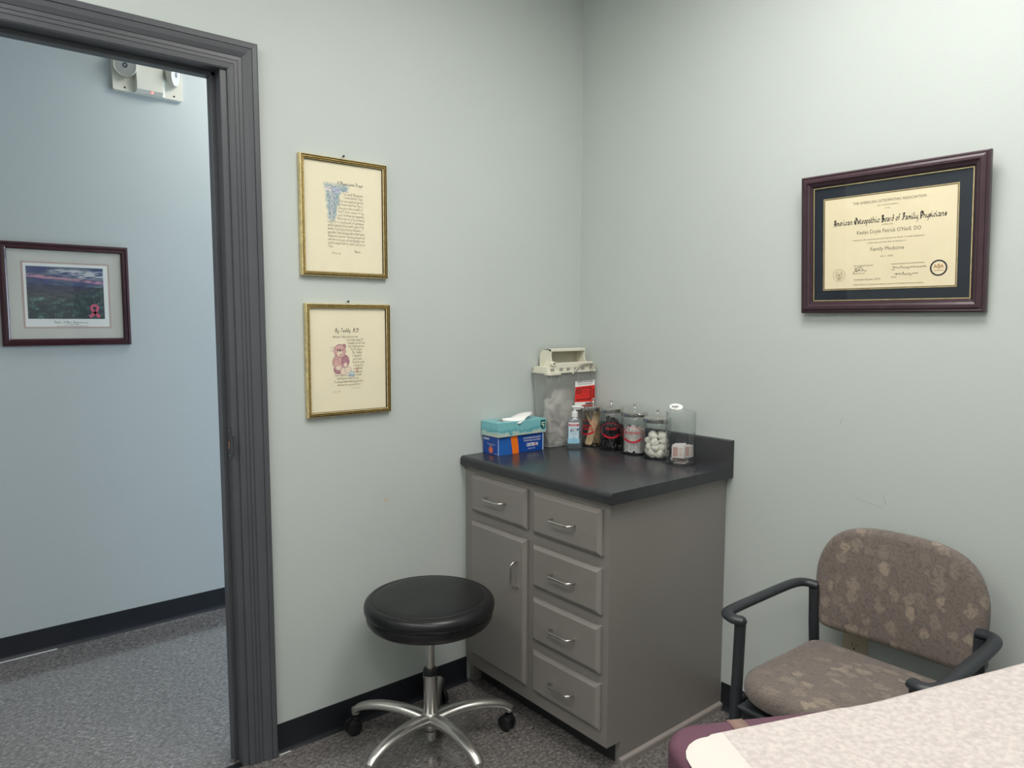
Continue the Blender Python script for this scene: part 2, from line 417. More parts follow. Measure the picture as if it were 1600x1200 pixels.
# ---- lettering: built-in font, flattened to a mesh, collected in one bmesh per block
def put_text(bm, s, size, x, y, z=0.0, align='CENTER', bold=0.0, sx=1.0, shear=0.0, width=None, mi=0):
    cu = bpy.data.curves.new('t', 'FONT'); cu.body = s; cu.size = size; cu.align_x = align; cu.resolution_u = 2
    cu.offset = bold; cu.shear = shear
    to = bpy.data.objects.new('t', cu); COL.objects.link(to)
    me = bpy.data.meshes.new_from_object(to.evaluated_get(bpy.context.evaluated_depsgraph_get()))
    bpy.data.objects.remove(to); bpy.data.curves.remove(cu)
    if width and len(me.vertices):
        xs = [v.co.x for v in me.vertices]; sx = width / max(1e-6, max(xs) - min(xs))
    n0 = len(bm.verts)
    k0 = len(bm.faces)
    bm.from_mesh(me); bm.verts.ensure_lookup_table(); bm.faces.ensure_lookup_table()
    for v in bm.verts[n0:]:
        v.co = Vector((v.co.x * sx + x, v.co.y + y, z))
    for f in bm.faces[k0:]: f.material_index = mi
    bpy.data.meshes.remove(me)
    return bm
# ---- broad-nib pen letters (x grid 0..., baseline 3, x-height 6, ascender 9)
PEN = {
 'a': ('0616263534 33 43', '35 14 04 13 23 34'), 'b': ('0903', '05 16 26 35 34 23 13 04'), 'c': ('35 26 16 05 04 13 23 34',), 'd': ('2936? ',),
 'e': ('04 15 25 36? ',), 'h': ('0903', '05 16 26 35 33 43'), 'i': ('06 04 13 23', '0808'), 'k': ('0903', '04 26', '15 33'),
 'l': ('0904 13 23',), 'm': ('0603', '05 16 25 23', '25 36 45 43 53'), 'n': ('0603', '05 16 26 35 33 43'), 'o': ('16 05 04 13 23 34 35 26 16',),
 'p': ('0600', '05 16 26 35 34 23 13 04'), 'r': ('0603', '05 16 26'), 's': ('26 16 05 15 24 33? ',), 't': ('0804 13 23', '06 26'),
 'u': ('0604 13 23 34', '3633 43'), 'v': ('0604 13 23 35 36',), 'w': ('0604 13 24 26', '24 33 43 55 56'), 'y': ('0604 13 23 34', '3631 20 10'),
 'f': ('38 29 18 13', '06 26'), 'g': ('26 16 05 04 13 23 34', '3631 20 10'), 'x': ('0633', '3603'), 'z': ('06 36 03 33',), 'j': ('16 11 00',), 'q': ('26 16 05 04 13 23 34', '3600'),
}
PEN['d'] = ('29 38 34 23 13 04 05 16 26 35',)
PEN['e'] = ('04 35 26 16 05 04 13 23 34',)
PEN['s'] = ('35 26 16 05 34 23 13 04',)
CAPS = {
 'A': ('03 13 27 38 28', '38 49 43 53', '15 45', '07 18 28'), 'B': ('03 13 19', '09 29 38 37 26 16', '26 45 44 33 03'), 'C': ('48 39 19 07 05 13 33 44', '2824'),
 'D': ('03 13 19', '09 29 47 45 33 03'), 'F': ('04 13 24 28', '08 19 39 48', '26 46'), 'G': ('48 39 19 07 05 13 33 44 46 26',), 'H': ('09 19 13 03', '16 36', '39 33 43'),
 'I': ('09 19 29', '1913', '03 13 23'), 'J': ('19 39', '29 24 13 03'), 'K': ('0903', '06 39', '16 43'), 'L': ('09 04 13 33 44',), 'M': ('03 13 19 26 39 33 43',),
 'N': ('03 09 33 39',), 'O': ('29 18 07 05 14 23 33 44 55 57 48 39 29', '2724'), 'P': ('13 19', '08 19 39 48 46 35 15', '03 13 23'), 'R': ('0309', '09 29 38 37 26 06', '16 43'),
 'S': ('48 39 19 08 17 35 44 33 13 04',), 'T': ('08 19 39 49', '29 23'), 'U': ('09 04 13 33 44 49',), 'W': ('09 13 27 43 59',), 'Y': ('09 26 49', '2623'), 'E': ('39 09 03 33', '06 26'),
 'V': ('09 23 49',), 'X': ('0943', '4903'), 'Z': ('09 49 03 43',), 'Q': ('19 07 05 13 33 45 47 39 19', '2443'), '.': ('0303? ',), ',': ('1302',), "'": ('0908',), '"': ('0908', '1918'),
}
CAPS['.'] = ('03 13',)
PEN.update(CAPS)
def pen_text(bm, s, x, y, h, width=None, nib=0.8, ang=40, cap_nib=None, shear=0.0, align='c', rise=0.0, z=0.0):
    """h = x-height in metres; letters drawn with a slanted broad nib"""
    u = h / 3.0; cur = 0.0; segs = []
    for ch in s:
        if ch == ' ': cur += 3; continue
        g = PEN.get(ch) or PEN.get(ch.lower())
        if not g: cur += 3; continue
        w = 0
        for st in g:
            d = [c for c in st if c.isdigit()]
            p = [(int(d[i]), int(d[i + 1]) - 3) for i in range(0, len(d) - 1, 2)]
            if len(p) == 1: p = p * 2
            if len(p) == 2 and p[0] == p[1]: p[1] = (p[1][0] + 0.5, p[1][1] - 0.5)
            w = max(w, max(q[0] for q in p))
            nb = nib * (cap_nib if (cap_nib and ch.isupper()) else 1)
            segs += [((a[0] + cur, a[1]), (b[0] + cur, b[1]), nb) for a, b in zip(p, p[1:])]
        cur += w + 1.3
    kx = (width / (cur * u)) if width else 1.0
    x0 = x - (cur * u * kx / 2 if align == 'c' else 0)
    for (ax, ay), (bx, by), nb in segs:
        nx, ny = math.cos(R(ang)) * nb / 2, math.sin(R(ang)) * nb / 2
        th = 0.16
        d = Vector((bx - ax, by - ay)); d = d.normalized() if d.length else Vector((1, 0)); px, py = -d.y * th, d.x * th
        if abs(d.x * ny - d.y * nx) / max(nb, 1e-6) < 0.12: q = [(ax - px, ay - py), (ax + px, ay + py), (bx + px, by + py), (bx - px, by - py)]
        else: q = [(ax - nx, ay - ny), (ax + nx, ay + ny), (bx + nx, by + ny), (bx - nx, by - ny)]
        vs_ = []
        for qx, qy in q:
            X = x0 + (qx + qy * shear) * u * kx
            vs_.append(bm.verts.new((X, y + qy * u + rise * (X - x0), z)))
        bm.faces.new(vs_)
    return bm
def oval(bm, cx, cy, rx, ry, t, z=0, n=40, a0=0, a1=360, mi=0):
    pr = None
    for k in range(n + 1):
        a = R(a0 + (a1 - a0) * k / n)
        p = [bm.verts.new((cx + rx * math.cos(a), cy + ry * math.sin(a), z)), bm.verts.new((cx + (rx - t) * math.cos(a), cy + (ry - t) * math.sin(a), z))]
        if pr:
            f = bm.faces.new([pr[0], p[0], p[1], pr[1]]); f.material_index = mi
        pr = p
    return bm
def wrap(bm, r, a_mid):
    """bend flat art (x across, y up) around a vertical cylinder"""
    for v in bm.verts:
        a = a_mid + v.co.x / r
        v.co = Vector((r * math.cos(a), r * math.sin(a), v.co.y))
    return bm
ROT_A = (R(90), 0, 0)            # art on the door wall: local x to the right, y up, z out of the wall
ROT_B = (R(90), 0, R(-90))       # art on the certificate wall

# ================================================================== the room
XL, YN = -3.0, -3.1
WT = 0.115
HY = 1.2954
JX, JXL, HEAD = -1.413, -2.226, 2.072
def struct(name, bm, m, **k):
    return tag(obj(name, bm, m, **k), kind='structure')
bm = bmesh.new(); box(bm, -6.0, 2.0, YN - 0.1, HY + 0.1, -0.06, 0.0); struct('floor', bm, M_FLOOR)
bm = bmesh.new(); box(bm, XL - 0.1, 0.1, YN - 0.1, WT / 2, CEIL, CEIL + 0.05); struct('ceiling', bm, M_CEIL)
bm = bmesh.new(); box(bm, -6.0, 2.0, WT / 2, HY + 0.1, CEIL, CEIL + 0.05); struct('ceiling_hall', bm, M_CEIL)
bm = bmesh.new()
box(bm, JX, 2.0, 0.0, WT, 0, CEIL); box(bm, -6.0, JXL, 0.0, WT, 0, CEIL); box(bm, JXL, JX, 0.0, WT, HEAD + 0.012, CEIL)
struct('wall_left', bm, W_WALL)
wr = struct('wall_right', B(0.0, 0.1, YN - 0.1, 0.0, 0, CEIL), W_WALL)
struct('wall_hall', B(-6.0, 2.0, HY, HY + 0.1, 0, CEIL), W_HALL)
struct('wall_near', B(XL - 0.1, 0.0, YN - 0.1, YN, 0, CEIL), W_WALL)
struct('wall_back', B(XL - 0.1, XL, YN, 0.0, 0, CEIL), W_WALL)
struct('wall_hall_end', B(2.0, 2.1, WT, HY, 0, CEIL), W_HALL)

def cove(name, path_bm):
    return struct(name, path_bm, M_BASE, smooth=True, ang=50)
CP_ = [(0, 0.0), (0.015, 0.0), (0.0125, 0.003), (0.007, 0.009), (0.0045, 0.018), (0.0035, 0.088), (0.0025, 0.0935), (0, 0.0943)]
bm = bmesh.new(); prism(bm, [(-a, b) for a, b in CP_], -1.325, -0.5875, axis='x'); cove('baseboard_left', bm)
bm = bmesh.new(); prism(bm, [(HY - a, b) for a, b in CP_], -6.0, 2.0, axis='x'); cove('baseboard_hall', bm)
bm = bmesh.new(); prism(bm, [(-a, b) for a, b in CP_], -0.727, YN, axis='y'); cove('baseboard_right', bm)
# worn whitish wall edge showing under the base
def strip(name, y, x0, x1, mm):
    return struct(name, B(x0, x1, y - 0.0022, y, 0.0004, 0.0026), mm)
strip('trim_1', -0.0150, -1.322, -1.285, M_WHITE)
strip('trim_2', HY - 0.0150, -2.9, -1.75, M_WHITE)
struct('trim_3', B(JXL, JX, 0.002, 0.026, 0.0, 0.0025), M_BASE)
# scuffs on the walls
bm = bmesh.new()
for p0, p1, w in (((-1.115, 1.078), (-1.108, 1.052), 0.0012), ((-1.252, 0.838), (-1.244, 0.865), 0.0012), ((-1.165, 0.842), (-1.243, 0.827), 0.0008)):
    a = Vector(p0); b = Vector(p1); d = (b - a).normalized(); q = Vector((-d.y, d.x)) * w / 2
    vs_ = [bm.verts.new((-0.0004, P.x, P.y)) for P in (a - q, a + q, b + q, b - q)]; bm.faces.new(vs_)
obj('scuff_mark', bm, M_SCUFF, wr)

# ------------------------------------------------------------------ door frame
dr = empty('door_1', (-1.3265, 0, 0), (0, R(-0.15), 0), kind='structure')
CW = 0.084
CPROF = [(0.0, 0.0), (0.0, 0.020), (0.0035, 0.0225), (0.016, 0.0215), (0.0165, 0.0185), (0.0185, 0.0185), (0.019, 0.0205), (0.031, 0.0185), (0.043, 0.0135), (0.0435, 0.0115),
         (0.0455, 0.0115), (0.046, 0.0135), (0.055, 0.0140), (0.0555, 0.0120), (0.0575, 0.0120), (0.058, 0.0140), (0.066, 0.0138), (0.0665, 0.0118), (0.0685, 0.0118), (0.069, 0.0135), (0.080, 0.0125), (0.084, 0.0095), (0.084, 0.0)]
XO = 0.0; ZO = 2.1486
def casing_side(x_out, sgn):
    bm = bmesh.new()
    lo = []; hi = []
    for d, t in CPROF:
        lo.append(bm.verts.new((x_out - sgn * d, -t, 0.0))); hi.append(bm.verts.new((x_out - sgn * d, -t, ZO - d)))
    for i in range(len(lo) - 1): bm.faces.new([lo[i], lo[i + 1], hi[i + 1], hi[i]])
    return bm
obj('casing', casing_side(0.0, 1), M_CASE, dr)
XLO = JXL + 1.3265 - (CW - 0.008)
obj('casing', casing_side(XLO, -1), M_CASE, dr)
bm = bmesh.new(); a = []; b = []
for d, t in CPROF:
    a.append(bm.verts.new((0.0 - d, -t, ZO - d))); b.append(bm.verts.new((XLO + d, -t, ZO - d)))
for i in range(len(a) - 1): bm.faces.new([a[i], a[i + 1], b[i + 1], b[i]])
obj('head_casing', bm, M_CASE, dr)
# hall side casings
obj('casing', B(-CW + 0.002, 0.0, WT, WT + 0.018, 0, ZO), M_CASE, dr)
obj('casing', B(XLO, XLO + CW, WT, WT + 0.018, 0, ZO), M_CASE, dr)
jx = JX + 1.3265; jl = JXL + 1.3265
def jamb(x0, x1):
    bm = bmesh.new(); box(bm, x0, x1, -0.0035, WT + 0.001, 0, HEAD + 0.01, 0.0012, 1); return bm
obj('jamb', jamb(jx - 0.016, jx + 0.008), M_CASE, dr)
obj('jamb', jamb(jl - 0.008, jl + 0.016), M_CASE, dr)
obj('head_jamb', B(jl, jx, -0.0035, WT + 0.001, HEAD - 0.006, HEAD + 0.018, 0.0012, 1), M_CASE, dr)
obj('door_stop', B(jx - 0.028, jx - 0.015, 0.042, 0.078, 0, HEAD - 0.006, 0.002, 1), M_CASE, dr)
obj('door_stop', B(jl + 0.015, jl + 0.028, 0.042, 0.078, 0, HEAD - 0.006, 0.002, 1), M_CASE, dr)
obj('head_stop', B(jl + 0.015, jx - 0.015, 0.042, 0.078, HEAD - 0.018, HEAD - 0.005, 0.002, 1), M_CASE, dr)
# strike plate with its latch hole and lip
sp = obj('strike_plate', B(jx - 0.0178, jx - 0.0155, 0.004, 0.036, 0.955, 1.045, 0.0008, 1), mat('painted_strike', rgb(70, 72, 76), 0.35, var=0.08, vscale=60), dr)
bm = bmesh.new(); prism(bm, [(jx - 0.0178, 0.006), (jx - 0.0178, -0.004), (jx - 0.014, -0.017), (jx - 0.012, -0.017), (jx - 0.0155, -0.004), (jx - 0.0155, 0.006)], 0.965, 1.026)
obj('strike_lip', bm, sp.data.materials[0], sp)
obj('latch_hole', B(jx - 0.0181, jx - 0.0172, 0.013, 0.024, 0.982, 1.012), M_DARK, sp)
obj('bare_wood', B(jx - 0.0184, jx - 0.0176, 0.0165, 0.0235, 0.983, 1.006), mat('bare_wood', rgb(190, 130, 90), 0.7), sp)
for z in (0.962, 1.038):
    bm = bmesh.new(); lathe(bm, [(0, 0.0009), (0.0022, 0.0007), (0.003, 0)], 10)
    obj('screw', bm, M_NICK, sp, (jx - 0.0178, 0.02, z), (0, R(-90), 0))

# ceiling grid tiles out of frame and light fixtures, the third one added as fill
for i, (x, y) in enumerate(ROOM_PANEL):
    t = empty('ceiling_light', (x, y, CEIL), label=('recessed fluorescent ceiling panel near the certificate wall', 'recessed fluorescent ceiling panel over the near end of the room', 'added fill-light ceiling panel just inside the doorway')[i], cat='light')
    obj('frame', frame_bm(0.62, 1.22, [(0, 0), (0, -0.012), (0.022, -0.012), (0.022, 0)]), M_TGRID, t)
    obj('diffuser', B(-0.288, 0.288, -0.588, 0.588, -0.008, -0.003), emis('lit_diffuser', (1, 0.96, 0.9), 3.0), t)
t = empty('ceiling_light', (-0.75, 0.7, CEIL), label='small square ceiling panel lighting the hallway', cat='light')
obj('frame', frame_bm(0.62, 0.62, [(0, 0), (0, -0.012), (0.022, -0.012), (0.022, 0)]), M_TGRID, t)
obj('diffuser', B(-0.288, 0.288, -0.288, 0.288, -0.008, -0.003), emis('lit_diffuser', (1, 0.96, 0.9), 2.0), t)

# ================================================================== cabinet
D, W, H = 0.5875, 0.7236, 0.868
TZ, TK = 0.0753, 0.0589
cab = empty('base_cabinet', (0, 0, 0), label='taupe painted base cabinet in the corner with five drawers and one door', cat='cabinet')
FT = 0.019
bm = bmesh.new()
box(bm, -D + FT, -0.001, -0.02, -0.002, 0, H - 0.036)
prism(bm, [(-D + TK, 0.0), (-0.001, 0.0), (-0.001, H - 0.036), (-D + FT, H - 0.036), (-D + FT, TZ), (-D + TK, TZ)], -W, -W + 0.018, axis='y')
box(bm, -0.012, -0.001, -W + 0.018, -0.02, TZ, H - 0.036)
box(bm, -D + FT, -0.012, -W + 0.018, -0.02, TZ, TZ + 0.018)
obj('body', bm, M_CAB, cab)
bm = bmesh.new()
ys = [0.0, -0.066, -0.351, -0.405, -0.690, -W]
def ff(y0, y1, z0, z1): box(bm, -D, -D + FT, y1, y0, z0, z1)
ff(-0.002, -0.066, TZ, H - 0.036); ff(-0.351, -0.405, TZ, H - 0.036); ff(-0.690, -W, TZ, H - 0.036)
for a, b in ((-0.066, -0.351), (-0.405, -0.690)):
    ff(a, b, TZ, 0.140); ff(a, b, 0.796, H - 0.036)
ff(-0.066, -0.351, 0.625, 0.683)
for z in (0.287, 0.467, 0.647): ff(-0.405, -0.690, z - 0.027, z + 0.027)
obj('face_frame', bm, M_CAB, cab)
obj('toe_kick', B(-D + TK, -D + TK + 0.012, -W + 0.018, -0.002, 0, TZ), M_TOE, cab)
bm = bmesh.new()
prof = [(0, 0), (0.013, 0), (0.013, 0.015), (0.0115, 0.019), (0, 0.0225)]
prism(bm, [(-W - a, b) for a, b in prof], -D + TK - 0.004, -0.001, axis='x')
obj('shoe_moulding', bm, M_TRIMW, cab)
def panel_front(y0, y1, z0, z1):
    """overlay front with a raised field: thin edge, broad chamfer"""
    bm = bmesh.new(); x = -D; t = 0.019; c = 0.0105
    rings = []
    for ins, xx in ((0, x), (0, x - 0.010), (0.002, x - 0.0115), (c, x - t + 0.001), (c + 0.0015, x - t)):
        rings.append([bm.verts.new((xx, yy, zz)) for yy, zz in ((y0 - ins, z0 + ins), (y1 + ins, z0 + ins), (y1 + ins, z1 - ins), (y0 - ins, z1 - ins))])
    for a, b in zip(rings, rings[1:]):
        for i in range(4): bm.faces.new([a[i], a[(i + 1) % 4], b[(i + 1) % 4], b[i]])
    bm.faces.new(rings[-1]); bm.faces.new(rings[0][::-1])
    return bm
def pull(y, z, vertical=False, L=0.1):
    bm = bmesh.new(); h = L / 2; x0 = -D - 0.019
    pts = [(x0, -h), (x0 - 0.014, -h), (x0 - 0.025, -h * 0.88), (x0 - 0.0285, -h * 0.72), (x0 - 0.029, 0), (x0 - 0.0285, h * 0.72), (x0 - 0.025, h * 0.88), (x0 - 0.014, h), (x0, h)]
    P = [((px, y, z + s) if vertical else (px, y + s, z)) for px, s in pts]
    tube(bm, smoothpath(P, 3), 0.0038, 8)
    return bm
for (y0, y1, z0, z1) in ((-0.0545, -0.362, 0.671, 0.807), (-0.394, -0.7005, 0.667, 0.808), (-0.394, -0.7005, 0.487, 0.629), (-0.395, -0.7005, 0.304, 0.4515), (-0.396, -0.7015, 0.126, 0.271)):
    d = obj('drawer', panel_front(y0, y1, z0, z1), M_CAB, cab)
    obj('handle', pull((y0 + y1) / 2, (z0 + z1) / 2 + 0.001), M_NICK, d, smooth=True, ang=80)
d = obj('door', panel_front(-0.0525, -0.362, 0.1285, 0.635), M_CAB, cab)
obj('handle', pull(-0.323, 0.510, True, 0.088), M_NICK, d, smooth=True, ang=80)

# countertop with rolled front edge and coved backsplash
ov = 0.025
SP = 0.0917
ct = []
ct += [(-0.001, H - 0.036), (-D - ov + 0.006, H - 0.036)]
for k in range(9):
    a = R(270 - 90 - 10 + 0); 
for k in range(0, 8):
    a = R(200 - 110 * k / 7)
    ct.append((-D - ov + 0.014 + 0.014 * math.cos(a), H - 0.014 + 0.014 * math.sin(a)))
ct.insert(2, (-D - ov, H - 0.030))
ct += [(-0.034, H), (-0.024, H + 0.003), (-0.0205, H + 0.012), (-0.0195, H + SP - 0.008), (-0.0165, H + SP - 0.002), (-0.010, H + SP), (-0.001, H + SP)]
top = bmesh.new(); prism(top, ct, -W - ov, -0.001, axis='y')
cto = obj('countertop', top, M_TOP, smooth=True, ang=40)
tag(cto, 'black laminate countertop with rolled edge and low backsplash on the taupe cabinet', 'countertop')

# ================================================================== things on the counter
HT = H + 0.0005
# ---- glove box
gb = empty('glove_box', (-0.3995, -0.052, HT), (0, 0, R(-1.0)), label='blue cardboard glove box with an orange band lying under the tissue box', cat='box')
gw, gd, gh = 0.222, 0.090, 0.068
obj('carton', B(-gw / 2, gw / 2, -gd / 2, gd / 2, 0, gh, 0.0008, 1), M_BLUE, gb)
bm = bmesh.new(); F = lambda x, y: (x, -gd / 2 - 0.0004, y)
def art(parent, name, bm, mm, loc, rot=ROT_A): return obj(name, bm, mm, parent, loc, rot)
fr = (0, -gd / 2 - 0.0004, gh / 2)
bm = bmesh.new(); flatpoly(bm, [(-gw / 2 + 0.004, -gh / 2), (-0.046, -gh / 2), (-0.048, gh / 2), (-gw / 2 + 0.004, gh / 2)]); art(gb, 'print_panel', bm, M_BLUEL, fr)
bm = bmesh.new(); n = 10
L = [(-0.046 + 0.004 * math.cos(PI * k / n) - 0.0, -gh / 2 + gh * k / n) for k in range(n + 1)]
Rr = [(-0.017 + 0.005 * math.cos(PI * 0.7 * k / n), -gh / 2 + gh * k / n) for k in range(n + 1)]
for k in range(n):
    bm.faces.new([bm.verts.new((*p, 0.0003)) for p in (L[k], Rr[k], Rr[k + 1], L[k + 1])])
tag(art(gb, 'orange_band', bm, M_ORANGE, fr), 'curved orange band across the front')
bm = bmesh.new(); flatpoly(bm, [(-gw / 2 + 0.0005, -gh / 2), (-gw / 2 + 0.004, -gh / 2), (-gw / 2 + 0.004, gh / 2), (-gw / 2 + 0.0005, gh / 2)], 0.0003)
M_EDGE = mat('pale_edge', rgb(170, 190, 220), 0.5)
art(gb, 'edge_line', bm, M_EDGE, fr)
bm = bmesh.new(); flatpoly(bm, [(gw / 2 - 0.006, -gh / 2), (gw / 2 - 0.0005, -gh / 2), (gw / 2 - 0.0005, gh / 2), (gw / 2 - 0.006, gh / 2)], 0.0003); art(gb, 'edge_line', bm, M_EDGE, fr)
bm = bmesh.new()
put_text(bm, 'CHLOROPRENE EXAM GLOVES', 0.0095, 0.052, 0.016, 0.0004, width=0.086)
put_text(bm, 'POWDER FREE, NON-STERILE', 0.0095, 0.054, 0.006, 0.0004, width=0.082)
put_text(bm, 'CRITERI N', 0.017, 0.054, -0.013, 0.0004, bold=0.0006, width=0.056)
put_text(bm, 'MEDIUM  100', 0.006, 0.050, -0.024, 0.0004)
art(gb, 'lettering', bm, M_WHITE, fr)
bm = bmesh.new(); oval(bm, 0.0675, -0.0075, 0.0052, 0.0062, 0.0022, 0.0004, 16); art(gb, 'logo_ring', bm, M_RED, fr)
ls = (-gw / 2 - 0.0004, 0, gh / 2); rl = (R(90), 0, R(-90))
bm = bmesh.new(); put_text(bm, 'CRITERION', 0.011, -0.024, 0.019, 0.0002, bold=0.0003, width=0.036)
art(gb, 'side_logo', bm, M_WHITE, ls, rl); bm = bmesh.new(); put_text(bm, 'Chloroprene Exam Gloves', 0.005, 0.006, 0.004, 0.0002); put_text(bm, 'Powder Free', 0.005, 0.006, -0.001, 0.0002); put_text(bm, 'M 100', 0.006, 0.034, -0.031, 0.0002)
art(gb, 'side_lettering', bm, M_WHITE, ls, rl)
bm = bmesh.new(); flatpoly(bm, [(0.0125 * math.cos(2 * PI * k / 24) + 0.004, 0.0125 * math.sin(2 * PI * k / 24) - 0.017) for k in range(24)], 0.0002)
tag(art(gb, 'sticker', bm, mat('coral_sticker', rgb(232, 120, 84), 0.5, var=0.1, vscale=300), ls, rl), 'round coral sticker')

# ---- tissue box
tw, td, th = 0.236, 0.102, 0.0535
tb = empty('tissue_box', (-0.3995, -0.054, HT + gh + 0.0005), (0, 0, R(0.4)), label='teal watercolour tissue box stacked on top of the blue glove box', cat='tissue box')
bm = bmesh.new(); box(bm, -tw / 2, tw / 2, -td / 2, td / 2, -th / 2, th / 2, 0.001, 1)
obj('carton', bm, M_TEAL, tb, (0, 0, th / 2))
bm = bmesh.new(); flatpoly(bm, [(0.072 * math.cos(2 * PI * k / 32) - 0.01, 0.026 * math.sin(2 * PI * k / 32)) for k in range(32)], th + 0.0004)
tag(obj('opening_film', bm, mat('brown_opening', rgb(138, 112, 104), 0.3), tb), 'oval opening in the top')
bm = bmesh.new(); prism(bm, [(-0.05, 0.004), (-0.02, 0.012), (0.03, 0.010), (0.05, 0.0), (0.02, -0.008), (-0.03, -0.006)], th + 0.0005, th + 0.001); obj('slot', bm, M_DARK, tb)
bm = bmesh.new()
gx = [(-0.060, 0.001), (-0.040, 0.003), (-0.015, 0.005), (0.010, 0.010), (0.040, 0.013), (0.066, 0.014), (0.092, 0.016)]
rows = []
for i, (x, z) in enumerate(gx):
    w = (0.016, 0.026, 0.036, 0.034, 0.030, 0.024, 0.010)[i]; yc = (-0.004, -0.014, -0.024, -0.016, -0.008, -0.002, 0.004)[i]
    rows.append([bm.verts.new((x + 0.004 * s, yc + w * s, th + 0.0035 + z - 0.010 * (s < 0) * (0.3 + abs(s)) * (1 if i < 4 else 0.4) + 0.003 * math.sin(3 * s + i))) for s in (-1, -0.5, 0, 0.5, 1)])
for a, b in zip(rows, rows[1:]):
    for k in range(4): bm.faces.new([a[k], a[k + 1], b[k + 1], b[k]])
ts = obj('tissue', bm, M_TISSUE, tb, smooth=True, ang=80)
md = ts.modifiers.new('s', 'SOLIDIFY'); md.thickness = 0.0008
tag(ts, 'white tissue pulled halfway out')
bm = bmesh.new(); flatpoly(bm, [(-0.012, 0.016), (-0.012, -0.004)] + [(0.012 * math.cos(R(a)), -0.004 + 0.014 * math.sin(R(a))) for a in range(200, 350, 20)] + [(0.012, -0.004), (0.012, 0.016)], 0)
lg = obj('badge', bm, M_GREEN, tb, (tw / 2 - 0.0165, -td / 2 - 0.0004, th / 2 + 0.005), ROT_A)
bm = bmesh.new()
flatpoly(bm, [(-0.008, 0.008), (0.008, 0.009), (0.008, 0.0045), (-0.008, 0.0035)], 0.0003)
flatpoly(bm, [(-0.008, 0.001), (0.002, 0.001), (0.008, -0.003), (0.005, -0.010), (-0.002, -0.014), (0.002, -0.008), (0.001, -0.004), (-0.008, -0.002)], 0.0003)
obj('badge_mark', bm, mat('badge_white', rgb(196, 220, 210), 0.5), lg)

# ---- sharps container
sc = empty('sharps_container', (-0.140, -0.057, HT), label='tall translucent sharps container with cream lid and red biohazard label', cat='container')
bm = bmesh.new()
b0 = rrect(0.228, 0.078, 0.012, 4); b1 = rrect(0.270, 0.090, 0.012, 4)
lo = [bm.verts.new((x, y, 0.003)) for x, y in b0]; hi = [bm.verts.new((x, y, 0.300)) for x, y in b1]
bm.faces.new(lo[::-1])
for i in range(len(lo)): bm.faces.new([lo[i], lo[(i + 1) % len(lo)], hi[(i + 1) % len(lo)], hi[i]])
obj('body', bm, M_FROST, sc, smooth=True, ang=30)
for x in (-0.118, -0.075, 0.028): obj('moulded_rib', B(x, x + 0.003, -0.0475, -0.0445, 0.255, 0.292), M_FROST, sc)
bm = bmesh.new(); bmesh.ops.create_icosphere(bm, subdivisions=5, radius=1)
for v in bm.verts:
    p = v.co.copy(); k = 1 + 0.30 * noise.noise(p * 2.6) + 0.22 * noise.noise(p * 6) + 0.10 * noise.noise(p * 15)
    v.co = Vector((max(-0.098, min(0.098, p.x * 0.112 * k)), max(-0.034, min(0.034, p.y * 0.036 * k)), max(0.006, 0.105 + p.z * 0.105 * k)))
tag(obj('used_sharps', bm, M_WASTE, sc, smooth=True), 'jumble of discarded items seen through the wall', kind='stuff')
lid = empty('lid', (0, 0, 0.292), parent=sc)
bm = bmesh.new()
ol = rrect(0.276, 0.104, 0.020, 5); ol = [(max(-0.14, min(0.137, x)), max(-0.052, min(0.052, y))) for x, y in ol]
prism(bm, ol, 0.0, 0.006)
il = [(x * 0.985, y * 0.965) for x, y in ol]
prism(bm, [(x * 0.975, y * 0.94) for x, y in ol], 0.006, 0.024)
# raised lobe left front
prism(bm, rrect(0.070, 0.040, 0.012, 4, -0.100, -0.036), -0.006, 0.004)
obj('lid_plate', bm, M_CREAM, lid)
M_LW = mat('lid_window', rgb(160, 158, 150), 0.5)
for x in (-0.112, -0.066, -0.028, 0.014, 0.052, 0.100): tag(obj('lid_window', B(x - 0.009, x + 0.009, -0.0502, -0.0480, 0.008, 0.020), M_LW, lid), 'small grey window in the rim')
# hood: cheeks, top bar, front lip, curved inner trough
yf, yb = -0.046, 0.040
ck = [(yf, 0.022), (yf + 0.002, 0.036), (yf + 0.016, 0.044), (yf + 0.022, 0.062), (yf + 0.020, 0.088), (yf + 0.030, 0.094), (yb - 0.018, 0.090), (yb, 0.070), (yb, 0.022)]
for x in (-0.098, 0.084):
    bm = bmesh.new(); prism(bm, ck, x, x + 0.004, axis='x'); obj('hood_cheek', bm, M_CREAM, lid)
for x in (-0.123, 0.088):
    bm = bmesh.new(); prism(bm, [(x, 0.024), (x + 0.035, 0.024), (x + 0.035, 0.07 if x < 0 else 0.024), (x + 0.025 if x < 0 else x, 0.05)], -0.012, -0.008, axis='y'); obj('hood_brace', bm, M_CREAM, lid)
bm = bmesh.new(); box(bm, -0.098, 0.088, yf + 0.018, yf + 0.034, 0.082, 0.094, 0.002, 1); box(bm, -0.098, 0.088, yf + 0.03, yb - 0.014, 0.089, 0.092)
obj('hood_bar', bm, M_CREAM, lid)
bm = bmesh.new(); box(bm, -0.092, 0.110, yf - 0.004, yf + 0.004, 0.016, 0.040, 0.002, 1); obj('hood_lip', bm, M_CREAM, lid)
bm = bmesh.new(); pr = None
for k in range(9):
    a = R(-90 + 100 * k / 8); y = yf + 0.03 + 0.040 * math.cos(a) * 1.1; z = 0.060 + 0.030 * math.sin(a)
    q = [bm.verts.new((-0.094, y, z)), bm.verts.new((0.084, y, z))]
    if pr: bm.faces.new([pr[0], pr[1], q[1], q[0]])
    pr = q
box(bm, -0.094, 0.084, yb - 0.020, yb - 0.016, 0.024, 0.091); box(bm, -0.094, 0.084, yf + 0.004, yb - 0.016, 0.024, 0.028)
